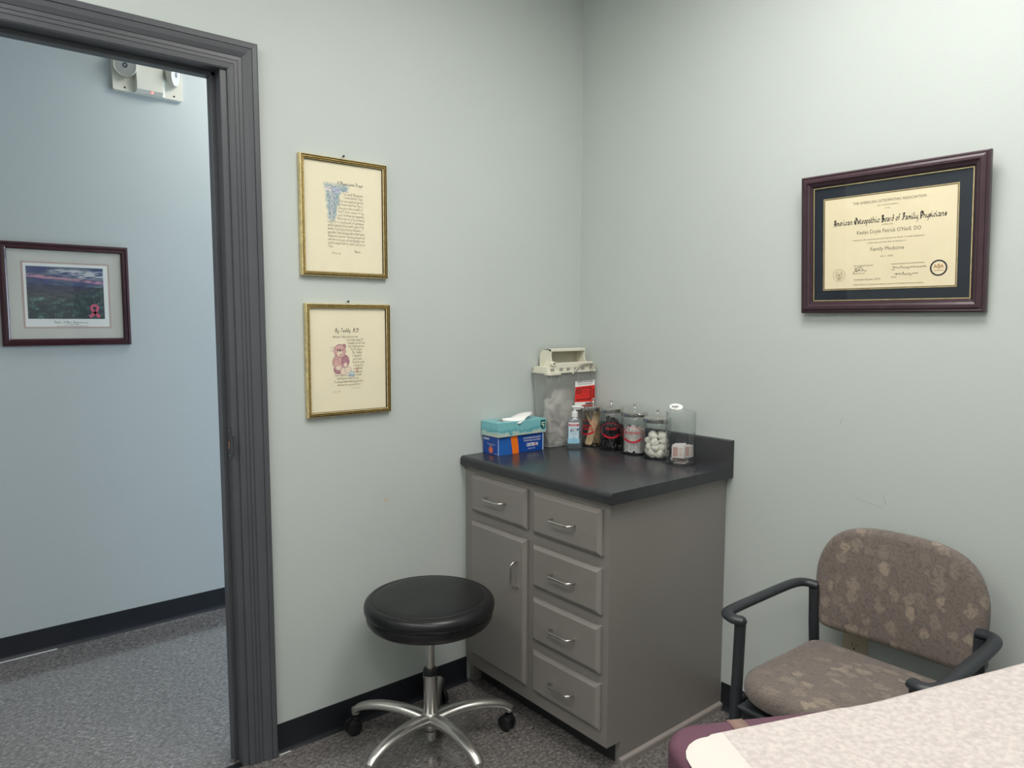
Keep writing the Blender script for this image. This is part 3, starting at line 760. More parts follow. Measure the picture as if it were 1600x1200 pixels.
tag(obj('trough', bm, mat('trough_plastic', rgb(188, 184, 166), 0.5), lid, smooth=True), 'beige curved inner trough of the hood')
bm = bmesh.new(); lathe(bm, [(0.006, -0.01), (0.010, -0.01), (0.010, 0.008), (0.006, 0.008)], 16, closed=True)
obj('hinge_knob', bm, M_CREAM, lid, (-0.104, -0.044, 0.036), (R(90), 0, 0), smooth=True)
bm = bmesh.new()
tube(bm, smoothpath([(-0.010, -0.053, -0.006), (0.004, -0.056, 0.006), (0.022, -0.057, 0.022), (0.040, -0.057, 0.030), (0.072, -0.057, 0.032), (0.096, -0.057, 0.032), (0.103, -0.057, 0.026), (0.100, -0.056, 0.012), (0.090, -0.054, 0.0)], 4), 0.0042, 8)
tag(obj('carry_handle', bm, mat('warm_grey_plastic', rgb(176, 172, 160), 0.45), lid, smooth=True, ang=80), 'bent grey carry handle folded over the front')
lt = (0.0700, -0.0470, 0.2045)
tiltr = (R(90 - 1.2), 0, 0)
lb = obj('label', bmesh.new(), M_WHITE, sc, lt, tiltr); lb.scale = (1.38, 1, 1)
bm = bmesh.new(); flatpoly(bm, [(-0.040, 0.050), (0.040, 0.052), (0.040, -0.038), (0.0, -0.039), (0.0, -0.062), (-0.044, -0.064)]); bm.to_mesh(lb.data); bm.free()
bm = bmesh.new(); flatpoly(bm, [(-0.040, 0.028), (0.040, 0.031), (0.040, -0.037), (-0.043, -0.032)], 0.0003)
tag(obj('red_label', bm, mat('warning_red', rgb(222, 44, 38), 0.45), lb), 'bright red warning panel')
bm = bmesh.new()
put_text(bm, 'SHARPS CONTAINER', 0.009, 0.0, 0.044, 0.0004, width=0.066, bold=0.0002)
put_text(bm, 'UPRIGHT POSITION ONLY', 0.006, 0.0, 0.036, 0.0004, width=0.060)
put_text(bm, 'BIOHAZARD', 0.011, -0.006, -0.028, 0.0005, bold=0.0003, width=0.058)
put_text(bm, 'CAUTION', 0.009, 0.002, 0.018, 0.0005, bold=0.0003)
put_text(bm, 'Used Sharps', 0.006, 0.002, 0.008, 0.0005); put_text(bm, 'Do not overfill', 0.006, 0.002, 0.000, 0.0005); put_text(bm, 'Handle with care', 0.006, 0.0, -0.010, 0.0005)
put_text(bm, 'Single use only', 0.006, -0.018, -0.050, 0.0004)
# upright strings at the right side
n0 = len(bm.verts); put_text(bm, 'WARNING', 0.010, 0, 0, 0.0005, bold=0.0003); put_text(bm, 'PELIGRO', 0.010, 0, -0.012, 0.0005, bold=0.0003); bm.verts.ensure_lookup_table()
for v in bm.verts[n0:]: v.co = Vector((0.026 - v.co.y * 0.9, v.co.x, v.co.z))
obj('lettering', bm, M_DARK, lb)
bm = bmesh.new()     # biohazard trefoil
for k in range(3):
    a = R(90 + 120 * k); cx, cy = -0.027 + 0.006 * math.cos(a), 0.010 + 0.006 * math.sin(a)
    oval(bm, cx, cy, 0.0075, 0.0075, 0.0022, 0.0005, 20, math.degrees(a) - 150 + 0, math.degrees(a) + 150)
oval(bm, -0.027, 0.010, 0.0058, 0.0058, 0.0016, 0.0006, 20)
obj('biohazard_sign', bm, M_DARK, lb)

# ---- sanitiser bottle
sb = empty('sanitizer_bottle', (-0.169, -0.146, HT), (0, 0, R(-39)), label='clear pump bottle of hand sanitizer standing before the sharps container', cat='bottle')
bm = bmesh.new()
levels = [(0, 0.054, 0.030), (0.004, 0.060, 0.036), (0.010, 0.062, 0.038), (0.100, 0.061, 0.037), (0.110, 0.055, 0.034), (0.117, 0.038, 0.028), (0.121, 0.024, 0.022), (0.126, 0.022, 0.022)]
rings = [[bm.verts.new((x, y, z)) for x, y in rrect(w, d, min(w, d) * 0.42, 4)] for z, w, d in levels]
for a, b in zip(rings, rings[1:]):
    for i in range(len(a)): bm.faces.new([a[i], a[(i + 1) % len(a)], b[(i + 1) % len(a)], b[i]])
bm.faces.new(rings[0][::-1])
obj('bottle_body', bm, M_GEL, sb, smooth=True, ang=50)
bm = bmesh.new(); lathe(bm, [(0.0115, 0.121), (0.0125, 0.122), (0.0125, 0.140), (0.009, 0.143), (0.0045, 0.144), (0.0045, 0.158), (0, 0.158)], 20); obj('pump_collar', bm, M_WPLAS, sb, smooth=True)
bm = bmesh.new(); box(bm, -0.012, 0.026, -0.008, 0.008, 0.157, 0.166, 0.003, 2); tube(bm, [(0.02, 0, 0.161), (0.034, 0, 0.158)], 0.0035, 8); obj('pump_head', bm, M_WPLAS, sb, smooth=True, ang=50)
lb = obj('label', bmesh.new(), M_LABELB, sb, (-0.004, -0.0192, 0.062), ROT_A)
bm = bmesh.new(); flatpoly(bm, [(-0.021, -0.040), (0.019, -0.040), (0.019, 0.040), (-0.021, 0.040)]); bm.to_mesh(lb.data); bm.free()
bm = bmesh.new(); flatpoly(bm, [(-0.021, 0.0345), (0.019, 0.0345), (0.019, 0.040), (-0.021, 0.040)], 0.0002); flatpoly(bm, [(-0.021, 0.024), (0.019, 0.024), (0.019, 0.026), (-0.021, 0.026)], 0.0002); obj('white_stripe', bm, M_WHITE, lb)
bm = bmesh.new(); flatpoly(bm, rrect(0.038, 0.009, 0.003, 3, -0.001, 0.030), 0.0003); obj('crimson_stripe', bm, mat('crimson', rgb(176, 30, 70), 0.4), lb)
bm = bmesh.new(); flatpoly(bm, [(-0.014, 0.005), (0.016, 0.006), (0.019, 0.017), (-0.011, 0.016)], 0.0003); obj('logo_plate', bm, M_PURNAVY, lb)
bm = bmesh.new(); put_text(bm, 'PURELL', 0.010, 0.002, 0.0075, 0.0005, bold=0.0005, shear=0.25, width=0.024); put_text(bm, 'ADVANCED', 0.005, -0.002, 0.0285, 0.0005, bold=0.0002)
obj('logo_lettering', bm, M_WHITE, lb)
bm = bmesh.new(); put_text(bm, 'Hand Sanitizer', 0.0045, 0, -0.002, 0.0003); put_text(bm, 'Refreshing Gel', 0.004, 0, -0.008, 0.0003); oval(bm, 0, -0.020, 0.005, 0.005, 0.001, 0.0003, 16); put_text(bm, '8 FL OZ', 0.004, 0, -0.034, 0.0003)
obj('small_print', bm, mat('blue_ink', rgb(60, 80, 130), 0.5), lb)
bm = bmesh.new(); flatpoly(bm, rrect(0.046, 0.020, 0.003, 3, -0.001, -0.032), 0.0001); obj('lower_label', bm, mat('aqua_label', rgb(150, 200, 222), 0.4), lb)

# ---- jars
JR = 0.047
def camang(x, y): return math.atan2(CP.y - y, CP.x - x)
def glass_jar(x, y, h, label, text=None, lang=0.0, r=JR):
    t = empty('glass_jar', (x, y, HT), label=label, cat='jar', group='steel-lidded apothecary jars')
    bm = bmesh.new()
    lathe(bm, [(0, 0.0), (r - 0.004, 0.0), (r, 0.004), (r, h - 0.016), (r - 0.002, h - 0.010), (r - 0.006, h - 0.005), (r - 0.006, h)], 40)
    lathe(bm, [(0, 0.005), (r - 0.005, 0.005), (r - 0.0025, 0.009), (r - 0.0025, h - 0.017)], 40)
    obj('jar_body', bm, M_GLASS, t, smooth=True, ang=50)
    lw = r + 0.0015
    bm = bmesh.new(); lathe(bm, [(r - 0.005, h - 0.006), (lw - 0.001, h - 0.006), (lw, h - 0.004), (lw, h + 0.009), (lw - 0.002, h + 0.011), (lw - 0.012, h + 0.0125), (0, h + 0.013)], 40)
    l = obj('lid', bm, M_LID, t, smooth=True, ang=40)
    bm = bmesh.new(); lathe(bm, [(0.006, 0), (0.006, 0.0015), (0.003, 0.004), (0.0028, 0.010), (0.0045, 0.012), (0.0028, 0.015), (0.0028, 0.018), (0.0058, 0.021), (0.0062, 0.025), (0.004, 0.0275), (0, 0.028)], 16)
    obj('knob', bm, M_LID, l, (0, 0, h + 0.0125), smooth=True)
    if text:
        bm = bmesh.new(); oval(bm, 0, 0, 0.043, 0.030, 0.0022, 0, 48)
        oval(bm, 0, 0.004, 0.041, 0.034, 0.0065, 0, 32, 215, 325)
        if isinstance(text, str): text = (text,)
        for i, s in enumerate(text): put_text(bm, s, 0.0125, 0, 0.003 - 0.013 * i, 0, bold=0.0003, width=min(0.062, 0.0088 * len(s)))
        bmesh.ops.triangulate(bm, faces=bm.faces[:])
        bmesh.ops.subdivide_edges(bm, edges=[e for e in bm.edges if e.calc_length() > 0.008], cuts=2)
        a = camang(x, y) + lang
        wrap(bm, r + 0.0004, a)
        for v in bm.verts: v.co.z += h * 0.52
        tag(obj('lettering', bm, M_DRED, t), 'red oval label printed on the glass')
    return t
J1, J2, J3, J4 = (-0.078, -0.157), (-0.080, -0.256), (-0.080, -0.3735), (-0.082, -0.4835)
glass_jar(*J1, 0.150, 'glass jar of wooden tongue depressors nearest the sharps container', ('TONGUE', 'DEPRESSORS'), -0.62)
glass_jar(*J2, 0.152, 'glass jar with a red GAUZE label full of black cones', 'GAUZE', 0.0)
glass_jar(*J3, 0.148, 'glass jar with a red BANDAGES label full of wrapped strips', 'BANDAGES', -0.15)
glass_jar(*J4, 0.138, 'unlabelled glass jar with white cotton balls', None, r=0.050)

# tongue depressors
def depressor_mesh():
    bm = bmesh.new()
    prism(bm, rrect(0.018, 0.148, 0.0088, 4), -0.0008, 0.0008)
    me = bpy.data.meshes.new('tongue_depressor'); bmesh.ops.recalc_face_normals(bm, faces=bm.faces[:]); bm.to_mesh(me); bm.free(); me.materials.append(M_PINE); return me
dm = depressor_mesh()
ca = camang(*J1); cr = Vector((RT.x, RT.y, 0)).normalized(); cf = Vector((FW.x, FW.y, 0)).normalized()
def stick(me, name, base, topp, yaw, lab, cat, grp, L):
    a = Vector(base); b = Vector(topp); d = (b - a).normalized()
    n = Vector((math.cos(yaw), math.sin(yaw), 0)); n = (n - d * n.dot(d)).normalized(); s = d.cross(n)
    M = Matrix((s, d, n)).transposed().to_4x4(); M.translation = a + d * L / 2
    o = bpy.data.objects.new(name, me); COL.objects.link(o); o.matrix_world = M
    return tag(o, lab, cat, grp)
jc = Vector((J1[0], J1[1], HT + 0.007))
for k, (bx, bf, tx, tf, yw) in enumerate([(-0.026, -0.020, 0.018, -0.004, 0.0), (-0.016, -0.022, 0.027, -0.005, 0.1), (-0.020, -0.010, 0.020, 0.012, -0.1), (0.026, -0.010, -0.034, -0.012, 1.2),
                                          (0.030, 0.000, -0.010, 0.010, 1.0), (0.024, 0.012, 0.005, 0.022, 0.8), (0.010, 0.014, 0.020, 0.030, 0.3), (0.030, 0.008, 0.016, 0.026, 1.1)]):
    base = jc + cr * bx + cf * bf; topv = jc + cr * tx + cf * tf + Vector((0, 0, 0.145))
    stick(dm, 'tongue_depressor', base + Vector((0, 0, 0.001)), topv, ca + yw, 'pale flat wooden tongue depressor of the bundle leaning right in its jar' if k < 3 else 'wooden tongue depressor seen edge-on, leaning left behind the pale bundle', 'tongue depressor', 'tongue depressors leaning right' if k < 3 else 'tongue depressors leaning left', 0.146)

# black specula cones
bm = bmesh.new(); lathe(bm, [(0.0065, 0), (0.0068, 0.004), (0.0042, 0.010), (0.0022, 0.030), (0.0016, 0.030), (0.0036, 0.010), (0.006, 0.001)], 10, closed=True)
me = bpy.data.meshes.new('ear_speculum'); bmesh.ops.recalc_face_normals(bm, faces=bm.faces[:]); bm.to_mesh(me); bm.free(); me.materials.append(M_BPLAS)
for p in me.polygons: p.use_smooth = True
rs = random.Random(3)
for k in range(130):
    lay = k // 13; ang = rs.uniform(0, 2 * PI)
    rr = math.sqrt(rs.random()) * (0.033 if lay < 7 else 0.033 - 0.007 * (lay - 6)); z = 0.012 + lay * 0.0098
    o = bpy.data.objects.new('ear_speculum', me); COL.objects.link(o)
    tl = rs.uniform(0.15, 0.75) if rr < 0.026 else rs.uniform(0.05, 0.3)
    o.rotation_euler = (tl * math.sin(ang), -tl * math.cos(ang), rs.uniform(0, 6)); o.location = (J2[0] + rr * math.cos(ang), J2[1] + rr * math.sin(ang), HT + z)
    tag(o, 'small black ear speculum cone piled in the second glass jar', 'speculum', 'black ear specula in the jar')
for a, b in (((-0.012, -0.03, 0.045), (0.004, -0.034, 0.012)), ((0.008, -0.034, 0.013), (0.026, -0.026, 0.022))):
    base = Vector((J2[0], J2[1], HT)); bm = bmesh.new(); P = [base + cr * p[0] + cf * (p[1] - 0.006) + Vector((0, 0, p[2])) for p in (a, b)]; tube(bm, P, 0.0008, 6)
    tag(obj('metal_pin', bm, M_NICK), 'thin bright metal pin against the glass among black cones', 'pin', 'metal pins in the jar')

# wrapped bandages
def band_mesh():
    bm = bmesh.new(); box(bm, -0.009, 0.009, 0, 0.092, -0.0009, 0.0009, 0.0004, 1)
    for x, w in ((-0.0055, 0.0008), (0.0, 0.0016), (0.0055, 0.0008)):
        for z in (-0.0011, 0.0011): flatpoly(bm, [(x - w / 2, 0.006), (x + w / 2, 0.006), (x + w / 2, 0.086), (x - w / 2, 0.086)], z, 1)
    me = bpy.data.meshes.new('wrapped_bandage'); bm.to_mesh(me); bm.free(); me.materials.append(M_WRAP); me.materials.append(M_GREY); return me
bmz = band_mesh(); rs = random.Random(5)
for k in range(26):
    if k < 13: ang = camang(*J3) + (k - 6) * 0.36; rr = 0.037
    else: ang = rs.uniform(0, 2 * PI); rr = 0.012 + 0.0016 * (k - 13)
    o = bpy.data.objects.new('wrapped_bandage', bmz); COL.objects.link(o)
    n = Vector((math.cos(ang), math.sin(ang), 0)); d = Vector((rs.uniform(-0.06, 0.06), rs.uniform(-0.06, 0.06), 1)) - n * 0.05; d.normalize(); n = (n - d * n.dot(d)).normalized()
    s = d.cross(n); M = Matrix((s, d, n)).transposed().to_4x4(); M.translation = Vector((J3[0], J3[1], HT + 0.007 + rs.uniform(0, 0.012))) + Vector((math.cos(ang), math.sin(ang), 0)) * rr
    o.matrix_world = M
    tag(o, 'white paper-wrapped bandage strip standing in the third glass jar', 'bandage', 'wrapped bandages in the jar')

# cotton balls
cms = []
for q in range(3):
    bm = bmesh.new(); bmesh.ops.create_icosphere(bm, subdivisions=3, radius=1)
    for v in bm.verts:
        p = v.co.copy(); v.co = p * 0.0158 * (1 + 0.30 * noise.noise(p * 1.7 + Vector((q * 9, 0, 0))) + 0.07 * noise.noise(p * 5))
    me = bpy.data.meshes.new('cotton_ball'); bm.to_mesh(me); bm.free(); me.materials.append(M_COTTON)
    for p in me.polygons: p.use_smooth = True
    cms.append(me)
k = 0; rs = random.Random(8)
for lay, (n, rr) in enumerate(((6, 0.0285), (6, 0.0275), (5, 0.0280), (4, 0.022))):
    for i in range(n + (1 if lay < 2 else 0)):
        a = 2 * PI * i / n + lay * 0.5; r_ = rr if i < n else 0.0
        o = bpy.data.objects.new('cotton_ball', cms[k % 3]); COL.objects.link(o); k += 1
        zz = 0.0210 + lay * 0.0205 + rs.uniform(-0.003, 0.004)
        o.location = (J4[0] + r_ * math.cos(a), J4[1] + r_ * math.sin(a), HT + zz); o.rotation_euler = (rs.uniform(0, 6), rs.uniform(0, 6), 0)
        tag(o, 'fluffy white cotton ball in the fourth glass jar', 'cotton ball', 'cotton balls in the jar')

# ---- plastic canister with packets
CX, CY, CR = -0.092, -0.5935, 0.0515
cn = empty('plastic_canister', (CX, CY, HT), label='clear plastic canister of alcohol packets at the end of the jar row', cat='canister')
bm = bmesh.new(); hh = 0.178
lathe(bm, [(0, 0.0), (CR - 0.002, 0.0), (CR, 0.002), (CR, hh), (CR - 0.0015, hh), (CR - 0.0015, 0.003), (0, 0.003)], 40); obj('canister_body', bm, M_PLAST, cn, smooth=True, ang=50)
bm = bmesh.new(); lathe(bm, [(CR + 0.0006, hh - 0.002), (CR + 0.002, hh), (CR + 0.002, hh + 0.004), (CR - 0.004, hh + 0.006), (0.024, hh + 0.008), (0.022, hh + 0.012), (0, hh + 0.013)], 40); l = obj('lid', bm, M_PLAST, cn, smooth=True, ang=50)
bm = bmesh.new(); flatpoly(bm, [(0.023 * math.cos(2 * PI * k / 28), 0.0145 * math.sin(2 * PI * k / 28)) for k in range(28)], 0)
lab = obj('sticker', bm, M_WHITE, l, (-0.010, 0.014, hh + 0.020), (R(42), 0, R(-39)))
tag(lab, 'white oval sticker on the lid')
lab.modifiers.new('s', 'SOLIDIFY').thickness = 0.0006
bm = bmesh.new(); put_text(bm, 'BASIC', 0.009, -0.004, -0.003, 0.0005, bold=0.0004); obj('sticker_print', bm, M_INK, lab)
bm = bmesh.new(); box(bm, -0.03, 0.01, 0.008, 0.011, hh + 0.009, hh + 0.024, 0.001, 1); obj('lid_grip', bm, M_PLAST, l)
def packet_mesh():
    bm = bmesh.new(); box(bm, -0.021, 0.021, -0.021, 0.021, -0.0007, 0.0007, 0.0003, 1)
    for z in (-0.0011, 0.0011):
        flatpoly(bm, [(-0.017, -0.016), (0.0, -0.016), (0.0, 0.016), (-0.017, 0.016)], z, 1)
        for i in range(4): flatpoly(bm, [(0.004, -0.014 + i * 0.008), (0.016, -0.014 + i * 0.008), (0.016, -0.011 + i * 0.008), (0.004, -0.011 + i * 0.008)], z, 1)
    me = bpy.data.meshes.new('alcohol_packet'); bm.to_mesh(me); bm.free(); me.materials.append(M_WRAP); me.materials.append(M_PACKP); return me
pm = packet_mesh(); rs = random.Random(4)
for k in range(13):
    o = bpy.data.objects.new('alcohol_packet', pm); COL.objects.link(o)
    if k < 7:
        o.location = (CX + rs.uniform(-0.014, 0.014), CY + rs.uniform(-0.014, 0.014), HT + 0.006 + 0.0024 * k); o.rotation_euler = (rs.uniform(-0.06, 0.06), rs.uniform(-0.06, 0.06), rs.uniform(0, 3))
    else:
        q = k - 7; a = camang(CX, CY)
        off = [(-0.016, -0.034, -0.35), (0.024, -0.026, 0.55), (-0.012, -0.024, -0.2), (0.012, -0.014, 0.2), (-0.006, 0.0, 0.0), (0.004, 0.015, 0.1)][q]
        P = Vector((CX, CY, HT + 0.0455 + 0.001 * (q % 2))) + cr * off[0] + cf * off[1]
        o.location = P; o.rotation_euler = (R(86), 0, R(-39) + off[2])
    tag(o, 'white foil alcohol packet lying flat at the bottom of the canister' if k < 7 else 'pink-printed foil alcohol packet standing upright in the canister', 'packet', 'packets lying in the canister' if k < 7 else 'packets standing in the canister')

# ================================================================== pictures
GP = [(0, 0), (0, 0.012), (0.0015, 0.016), (0.004, 0.018), (0.0052, 0.0145), (0.0062, 0.0145), (0.0075, 0.0165), (0.0092, 0.0165), (0.0100, 0.0135), (0.0112, 0.0135), (0.0125, 0.0145), (0.0145, 0.012), (0.0155, 0.009), (0.0155, 0.006), (0.0155, 0)]
GM = [1, 1, 1, 2, 2, 0, 0, 2, 2, 0, 1, 2, 2, 2, 2]
def wall_frame(name, cx, cz, w, h, label):
    t = empty(name, (cx, -0.001, cz), ROT_A, label=label, cat='picture', group='gold framed verses')
    obj('frame', frame_bm(w, h, GP, GM), [M_GOLD, M_GOLDL, M_GOLDD], t)
    obj('backing', B(-w / 2 + 0.012, w / 2 - 0.012, -h / 2 + 0.012, h / 2 - 0.012, 0.001, 0.005), M_PAPER, t)
    bm = bmesh.new(); flatpoly(bm, [(-w / 2 + 0.014, -h / 2 + 0.014), (w / 2 - 0.014, -h / 2 + 0.014), (w / 2 - 0.014, h / 2 - 0.014), (-w / 2 + 0.014, h / 2 - 0.014)], 0.0085)
    obj('glass', bm, M_PANE, t)
    return t
V1 = wall_frame('framed_verse', (-1.2117 - 0.9131) / 2, (1.4997 + 1.8676) / 2, 0.2986, 0.3679, 'gold framed verse with blue caduceus, the upper of two beside the door frame')
V2 = wall_frame('framed_verse', (-1.2028 - 0.9064) / 2, (1.0564 + 1.4154) / 2, 0.2964, 0.3590, 'gold framed teddy bear verse, the lower of two beside the door frame')
def lines(t, rows, x0, x1, y0, dy, hx, mm, zz=0.0058):
    bm = bmesh.new()
    for i, (s, a, b) in enumerate(rows):
        if s: pen_text(bm, s, x0 + a * (x1 - x0), y0 - dy * i, hx, width=(b - a) * (x1 - x0), nib=0.75, ang=40, shear=0.15, align='l')
    return obj('verse_lettering', bm, mm, t, (0, 0, zz))
# upper: x -0.058..0.066, y from .095 to -.09
bm = bmesh.new(); pen_text(bm, 'A Physicians Prayer', 0.022, 0.104, 0.0052, width=0.092, nib=0.8, shear=0.2); obj('heading', bm, mat('slate_ink', rgb(80, 88, 104), 0.6), V1, (0, 0, 0.0062))
def cad(u, v):
    base = (0.941, 0.902, 0.796)
    x = u - 0.30 - 0.04 * v; y = v
    n1 = noise.fractal(Vector((u * 6, v * 9, 2)), 1.0, 2, 4)
    halfw = 0.05 + 0.20 * y + (0.20 if (y > 0.78 and x > 0) else 0)
    e = (abs(x) - halfw * (1.35 if x > 0 else 1.0)) / 0.10 + 0.9 * n1 * 0.6
    k = max(0, min(1, 0.85 - e)) * max(0, min(1, (1 - y) * 9)) * max(0, min(1, y * 8))
    k *= 0.72 + 0.5 * noise.fractal(Vector((u * 14, v * 20, 7)), 1.0, 2, 4)
    k = max(0, min(0.95, k))
    n2 = noise.fractal(Vector((u * 20, v * 28, 5)), 1.0, 2, 3)
    ink = (0.50 + 0.14 * n2, 0.60 + 0.12 * n2, 0.68 + 0.10 * n2)
    c = [base[i] * (1 - k) + ink[i] * k for i in range(3)]
    s = math.sin(y * 26)
    if y < 0.86 and y > 0.1:
        for sg in (1, -1):
            if abs(x - 0.045 * sg * s) < 0.018: c = [0.90, 0.89, 0.88] if abs(x - 0.045 * sg * s) < 0.011 else [0.42, 0.42, 0.48]
    if y > 0.72 and y < 0.92:
        w = (0.92 - y) / 0.2
        if -0.24 < x < -0.02 and abs((y - 0.82) - 0.25 * (x + 0.12) ** 2) < 0.055: c = [0.88, 0.86, 0.85] if n2 > -0.25 else [0.5, 0.5, 0.58]
        if 0.02 < x < 0.30 and abs(y - 0.80) < 0.07: c = [0.68 + 0.3 * n2, 0.70 + 0.3 * n2, 0.78 + 0.2 * n2]
    return c
tag(painted('caduceus_wash', 0.092, 0.128, 84, 116, cad, V1, (-0.026, 0.046, 0.0054)), 'blue watercolour caduceus')
rows = [('You great Physician,', .42, 1), ('I kneel before Thee.', .44, .98), ('Since every good and perfect', .30, .99), ('gift must come from Thee. I', .30, .98), ('pray give unto me skill of', .30, .97), ('hand, clear vision of my', .28, 1),
        ('mind, kindness and sympathy.', .28, 1.02), ('Make me to lift a heavy', .26, 1.02), ('load for a multitude of persons', 0, 1), ('and the patients life is worth a part of the', 0, 1), ('burden of suffering from my fellowmen. I', 0, .96), ('pray that I shall always realize that human', 0, 1.02),
        ('Physician is a servant. Take away all guile and', 0, 1.02), ('take from me all guile and vain thoughts a man', 0, 1.02), ('and the simple faith of a child I will rely on', 0, 1.03), ('Thee.', 0, .14)]
lines(V1, rows, -0.057, 0.068, 0.0735, 0.01105, 0.0040, M_INKG)
bm = bmesh.new(); pen_text(bm, 'Amen.', 0.045, -0.1045, 0.0042, width=0.026, nib=0.7, shear=0.2); pen_text(bm, 'Blessings', -0.030, -0.112, 0.0034, width=0.030, nib=0.5, shear=0.4); obj('signature', bm, M_INKG, V1, (0, 0, 0.0058))

# lower: teddy bear print
bm = bmesh.new(); pen_text(bm, 'My Teddy, M.D.', -0.005, 0.089, 0.0062, width=0.086, nib=0.9, shear=0.25); obj('heading', bm, M_INK, V2, (0, 0, 0.0060))
def bear(u, v):
    X, Y = u, v * 1.15
    base = (0.941, 0.902, 0.796); c = base
    n2 = noise.fractal(Vector((u * 16, v * 16, 1)), 1.0, 2, 4)
    pink = [0.84 + 0.07 * n2, 0.66 + 0.10 * n2, 0.64 + 0.10 * n2]
    def ell(cx, cy, rx, ry): return ((X - cx) / rx) ** 2 + ((Y - cy) / ry) ** 2
    def shade(e, col, edge=(0.50, 0.36, 0.42)):
        k = max(0, min(1, (e - 0.68) / 0.32)) ** 1.5 * 0.85
        return [col[i] * (1 - k) + edge[i] * k for i in range(3)]
    mauve = [0.70 + 0.08 * n2, 0.50 + 0.08 * n2, 0.55 + 0.08 * n2]; pale = [0.92, 0.84, 0.76]
    for sh in ((0.30, 0.26, 0.20, 0.15, mauve), (0.09, 0.98, 0.09, 0.085, pale), (0.53, 1.06, 0.085, 0.09, mauve), (0.36, 0.52, 0.30, 0.27, pink), (0.58, 0.55, 0.16, 0.22, mauve),
               (0.36, 0.90, 0.24, 0.24, pink), (0.22, 0.46, 0.13, 0.18, pink), (0.30, 0.33, 0.12, 0.09, pale), (0.58, 0.42, 0.085, 0.08, pale), (0.50, 0.20, 0.13, 0.14, pale), (0.68, 0.24, 0.14, 0.12, pale), (0.36, 0.82, 0.12, 0.095, pale)):
        e = ell(*sh[:4])
        if e < 1: c = shade(e, sh[4])
    for ex, ey, rr in ((0.28, 0.93, 0.022), (0.49, 0.95, 0.022), (0.37, 0.93, 0.034), (0.40, 0.78, 0.024)):
        if ell(ex, ey, rr, rr * 1.2) < 1: c = (0.20, 0.15, 0.18)
    e = ell(0.82, 0.08, 0.13, 0.11)
    if e < 1: c = shade(e, [0.76, 0.82, 0.86], (0.40, 0.50, 0.62))
    return c
tag(painted('bear_print', 0.087, 0.107, 84, 100, bear, V2, (-0.020, -0.002, 0.0054)), 'small pink teddy bear picture')
def blk(u, v):
    n2 = noise.fractal(Vector((u * 9, v * 9, 3)), 1.0, 2, 3); b = (0.941, 0.902, 0.796)
    if u < 0.5 and v > 0.45: q = (0.52, 0.58, 0.66); k = 0.7 + n2
    elif u > 0.3 and v < 0.65: q = (0.84, 0.58, 0.50); k = 0.6 + n2
    else: return b
    k = max(0, min(1, k)); return [b[i] * (1 - k) + q[i] * k for i in range(3)]
painted('blocks_print', 0.024, 0.028, 16, 16, blk, V2, (0.021, -0.030, 0.0052))
rows = [('Whenever Teddy visits his room', 0, .78), ('he always writes M.D.', .42, .95), ('So people will all know', .46, 1), ('that he belongs to me.', .46, .98), ('The M.D. means', .53, .90), ("'My Teddy'", .58, .90), ('or something', .60, .88), ('just the same.', .61, .90),
        ('But that is why', .60, .97), ('I always feel', .62, .93), ('so much better', .62, .92), ('when he comes.', .62, .90), ('Some letters he writes are small', .04, .88), ('but they are meant for me.', .12, .80), ('He always makes them big like that', .03, .92), ('because he is proud of me.', .12, .85)]
lines(V2, rows, -0.056, 0.058, 0.0715, 0.0103, 0.0040, M_INKG)
bm = bmesh.new(); pen_text(bm, 'Kimm Gill', -0.044, -0.104, 0.003, width=0.028, nib=0.5, shear=0.4); pen_text(bm, 'a child author', 0.022, -0.0935, 0.0018, width=0.032, nib=0.6, shear=0.2); obj('signature', bm, M_INKG, V2, (0, 0, 0.0058))

# push pins above the frames
for x, z, lab in ((-1.0640, 1.8760, 'dark round nail head just above the upper gold frame'), (-1.0560, 1.4225, 'dark round nail head just above the lower gold frame')):
    t = empty('push_pin', (x, 0, z), ROT_A, label=lab, cat='nail')
    bm = bmesh.new(); lathe(bm, [(0.0011, 0), (0.0011, 0.010), (0.0036, 0.0105), (0.0036, 0.0125), (0.002, 0.0135), (0, 0.0138)], 12); obj('nail_head', bm, M_PIN, t, smooth=True)

# ---- certificate
cw, chh = 0.4976, 0.4061
ce = empty('framed_certificate', (-0.004, (-0.981 - 1.4786) / 2, 1.3896), (R(90 + 4.0), 0, R(-90)), label='large framed medical certificate with navy mat hanging on the right wall', cat='certificate')
CPf = [(0, 0), (0, 0.012), (0.002, 0.018), (0.006, 0.021), (0.008, 0.0195), (0.014, 0.0225), (0.020, 0.0225), (0.022, 0.020), (0.028, 0.0165), (0.030, 0.0165), (0.033, 0.0125), (0.0355, 0.012), (0.0365, 0.0095), (0.0365, 0)]
ccc = Vector((0, chh / 2, 0))
bm = frame_bm(cw, chh, CPf, [0, 0, 0, 1, 0, 0, 1, 0, 1, 0, 1, 2, 2, 2]); obj('frame', bm, [M_PLUM, M_PLUMD, M_MAHOD], ce, ccc)
iw, ih = cw - 0.073, chh - 0.073
bm = border_bm(iw + 0.002, ih + 0.002, 0.0035, 0.0100); tag(obj('gold_fillet', bm, M_GOLDL, ce, ccc), 'thin gold fillet inside the frame')
obj('mat_board', B(-iw / 2, iw / 2, -ih / 2, ih / 2, 0.001, 0.0070), M_NAVY, ce, ccc)
dw, dh = 0.356, 0.262
dc = ccc + Vector((-0.002, -0.0015, 0))
bm = border_bm(dw + 0.006, dh + 0.006, 0.0022, 0.0082); obj('mat_bevel', bm, M_GOLDL, ce, dc)
bm = border_bm(dw + 0.002, dh + 0.002, 0.0025, 0.0078); obj('inner_mat', bm, M_BROWN, ce, dc)
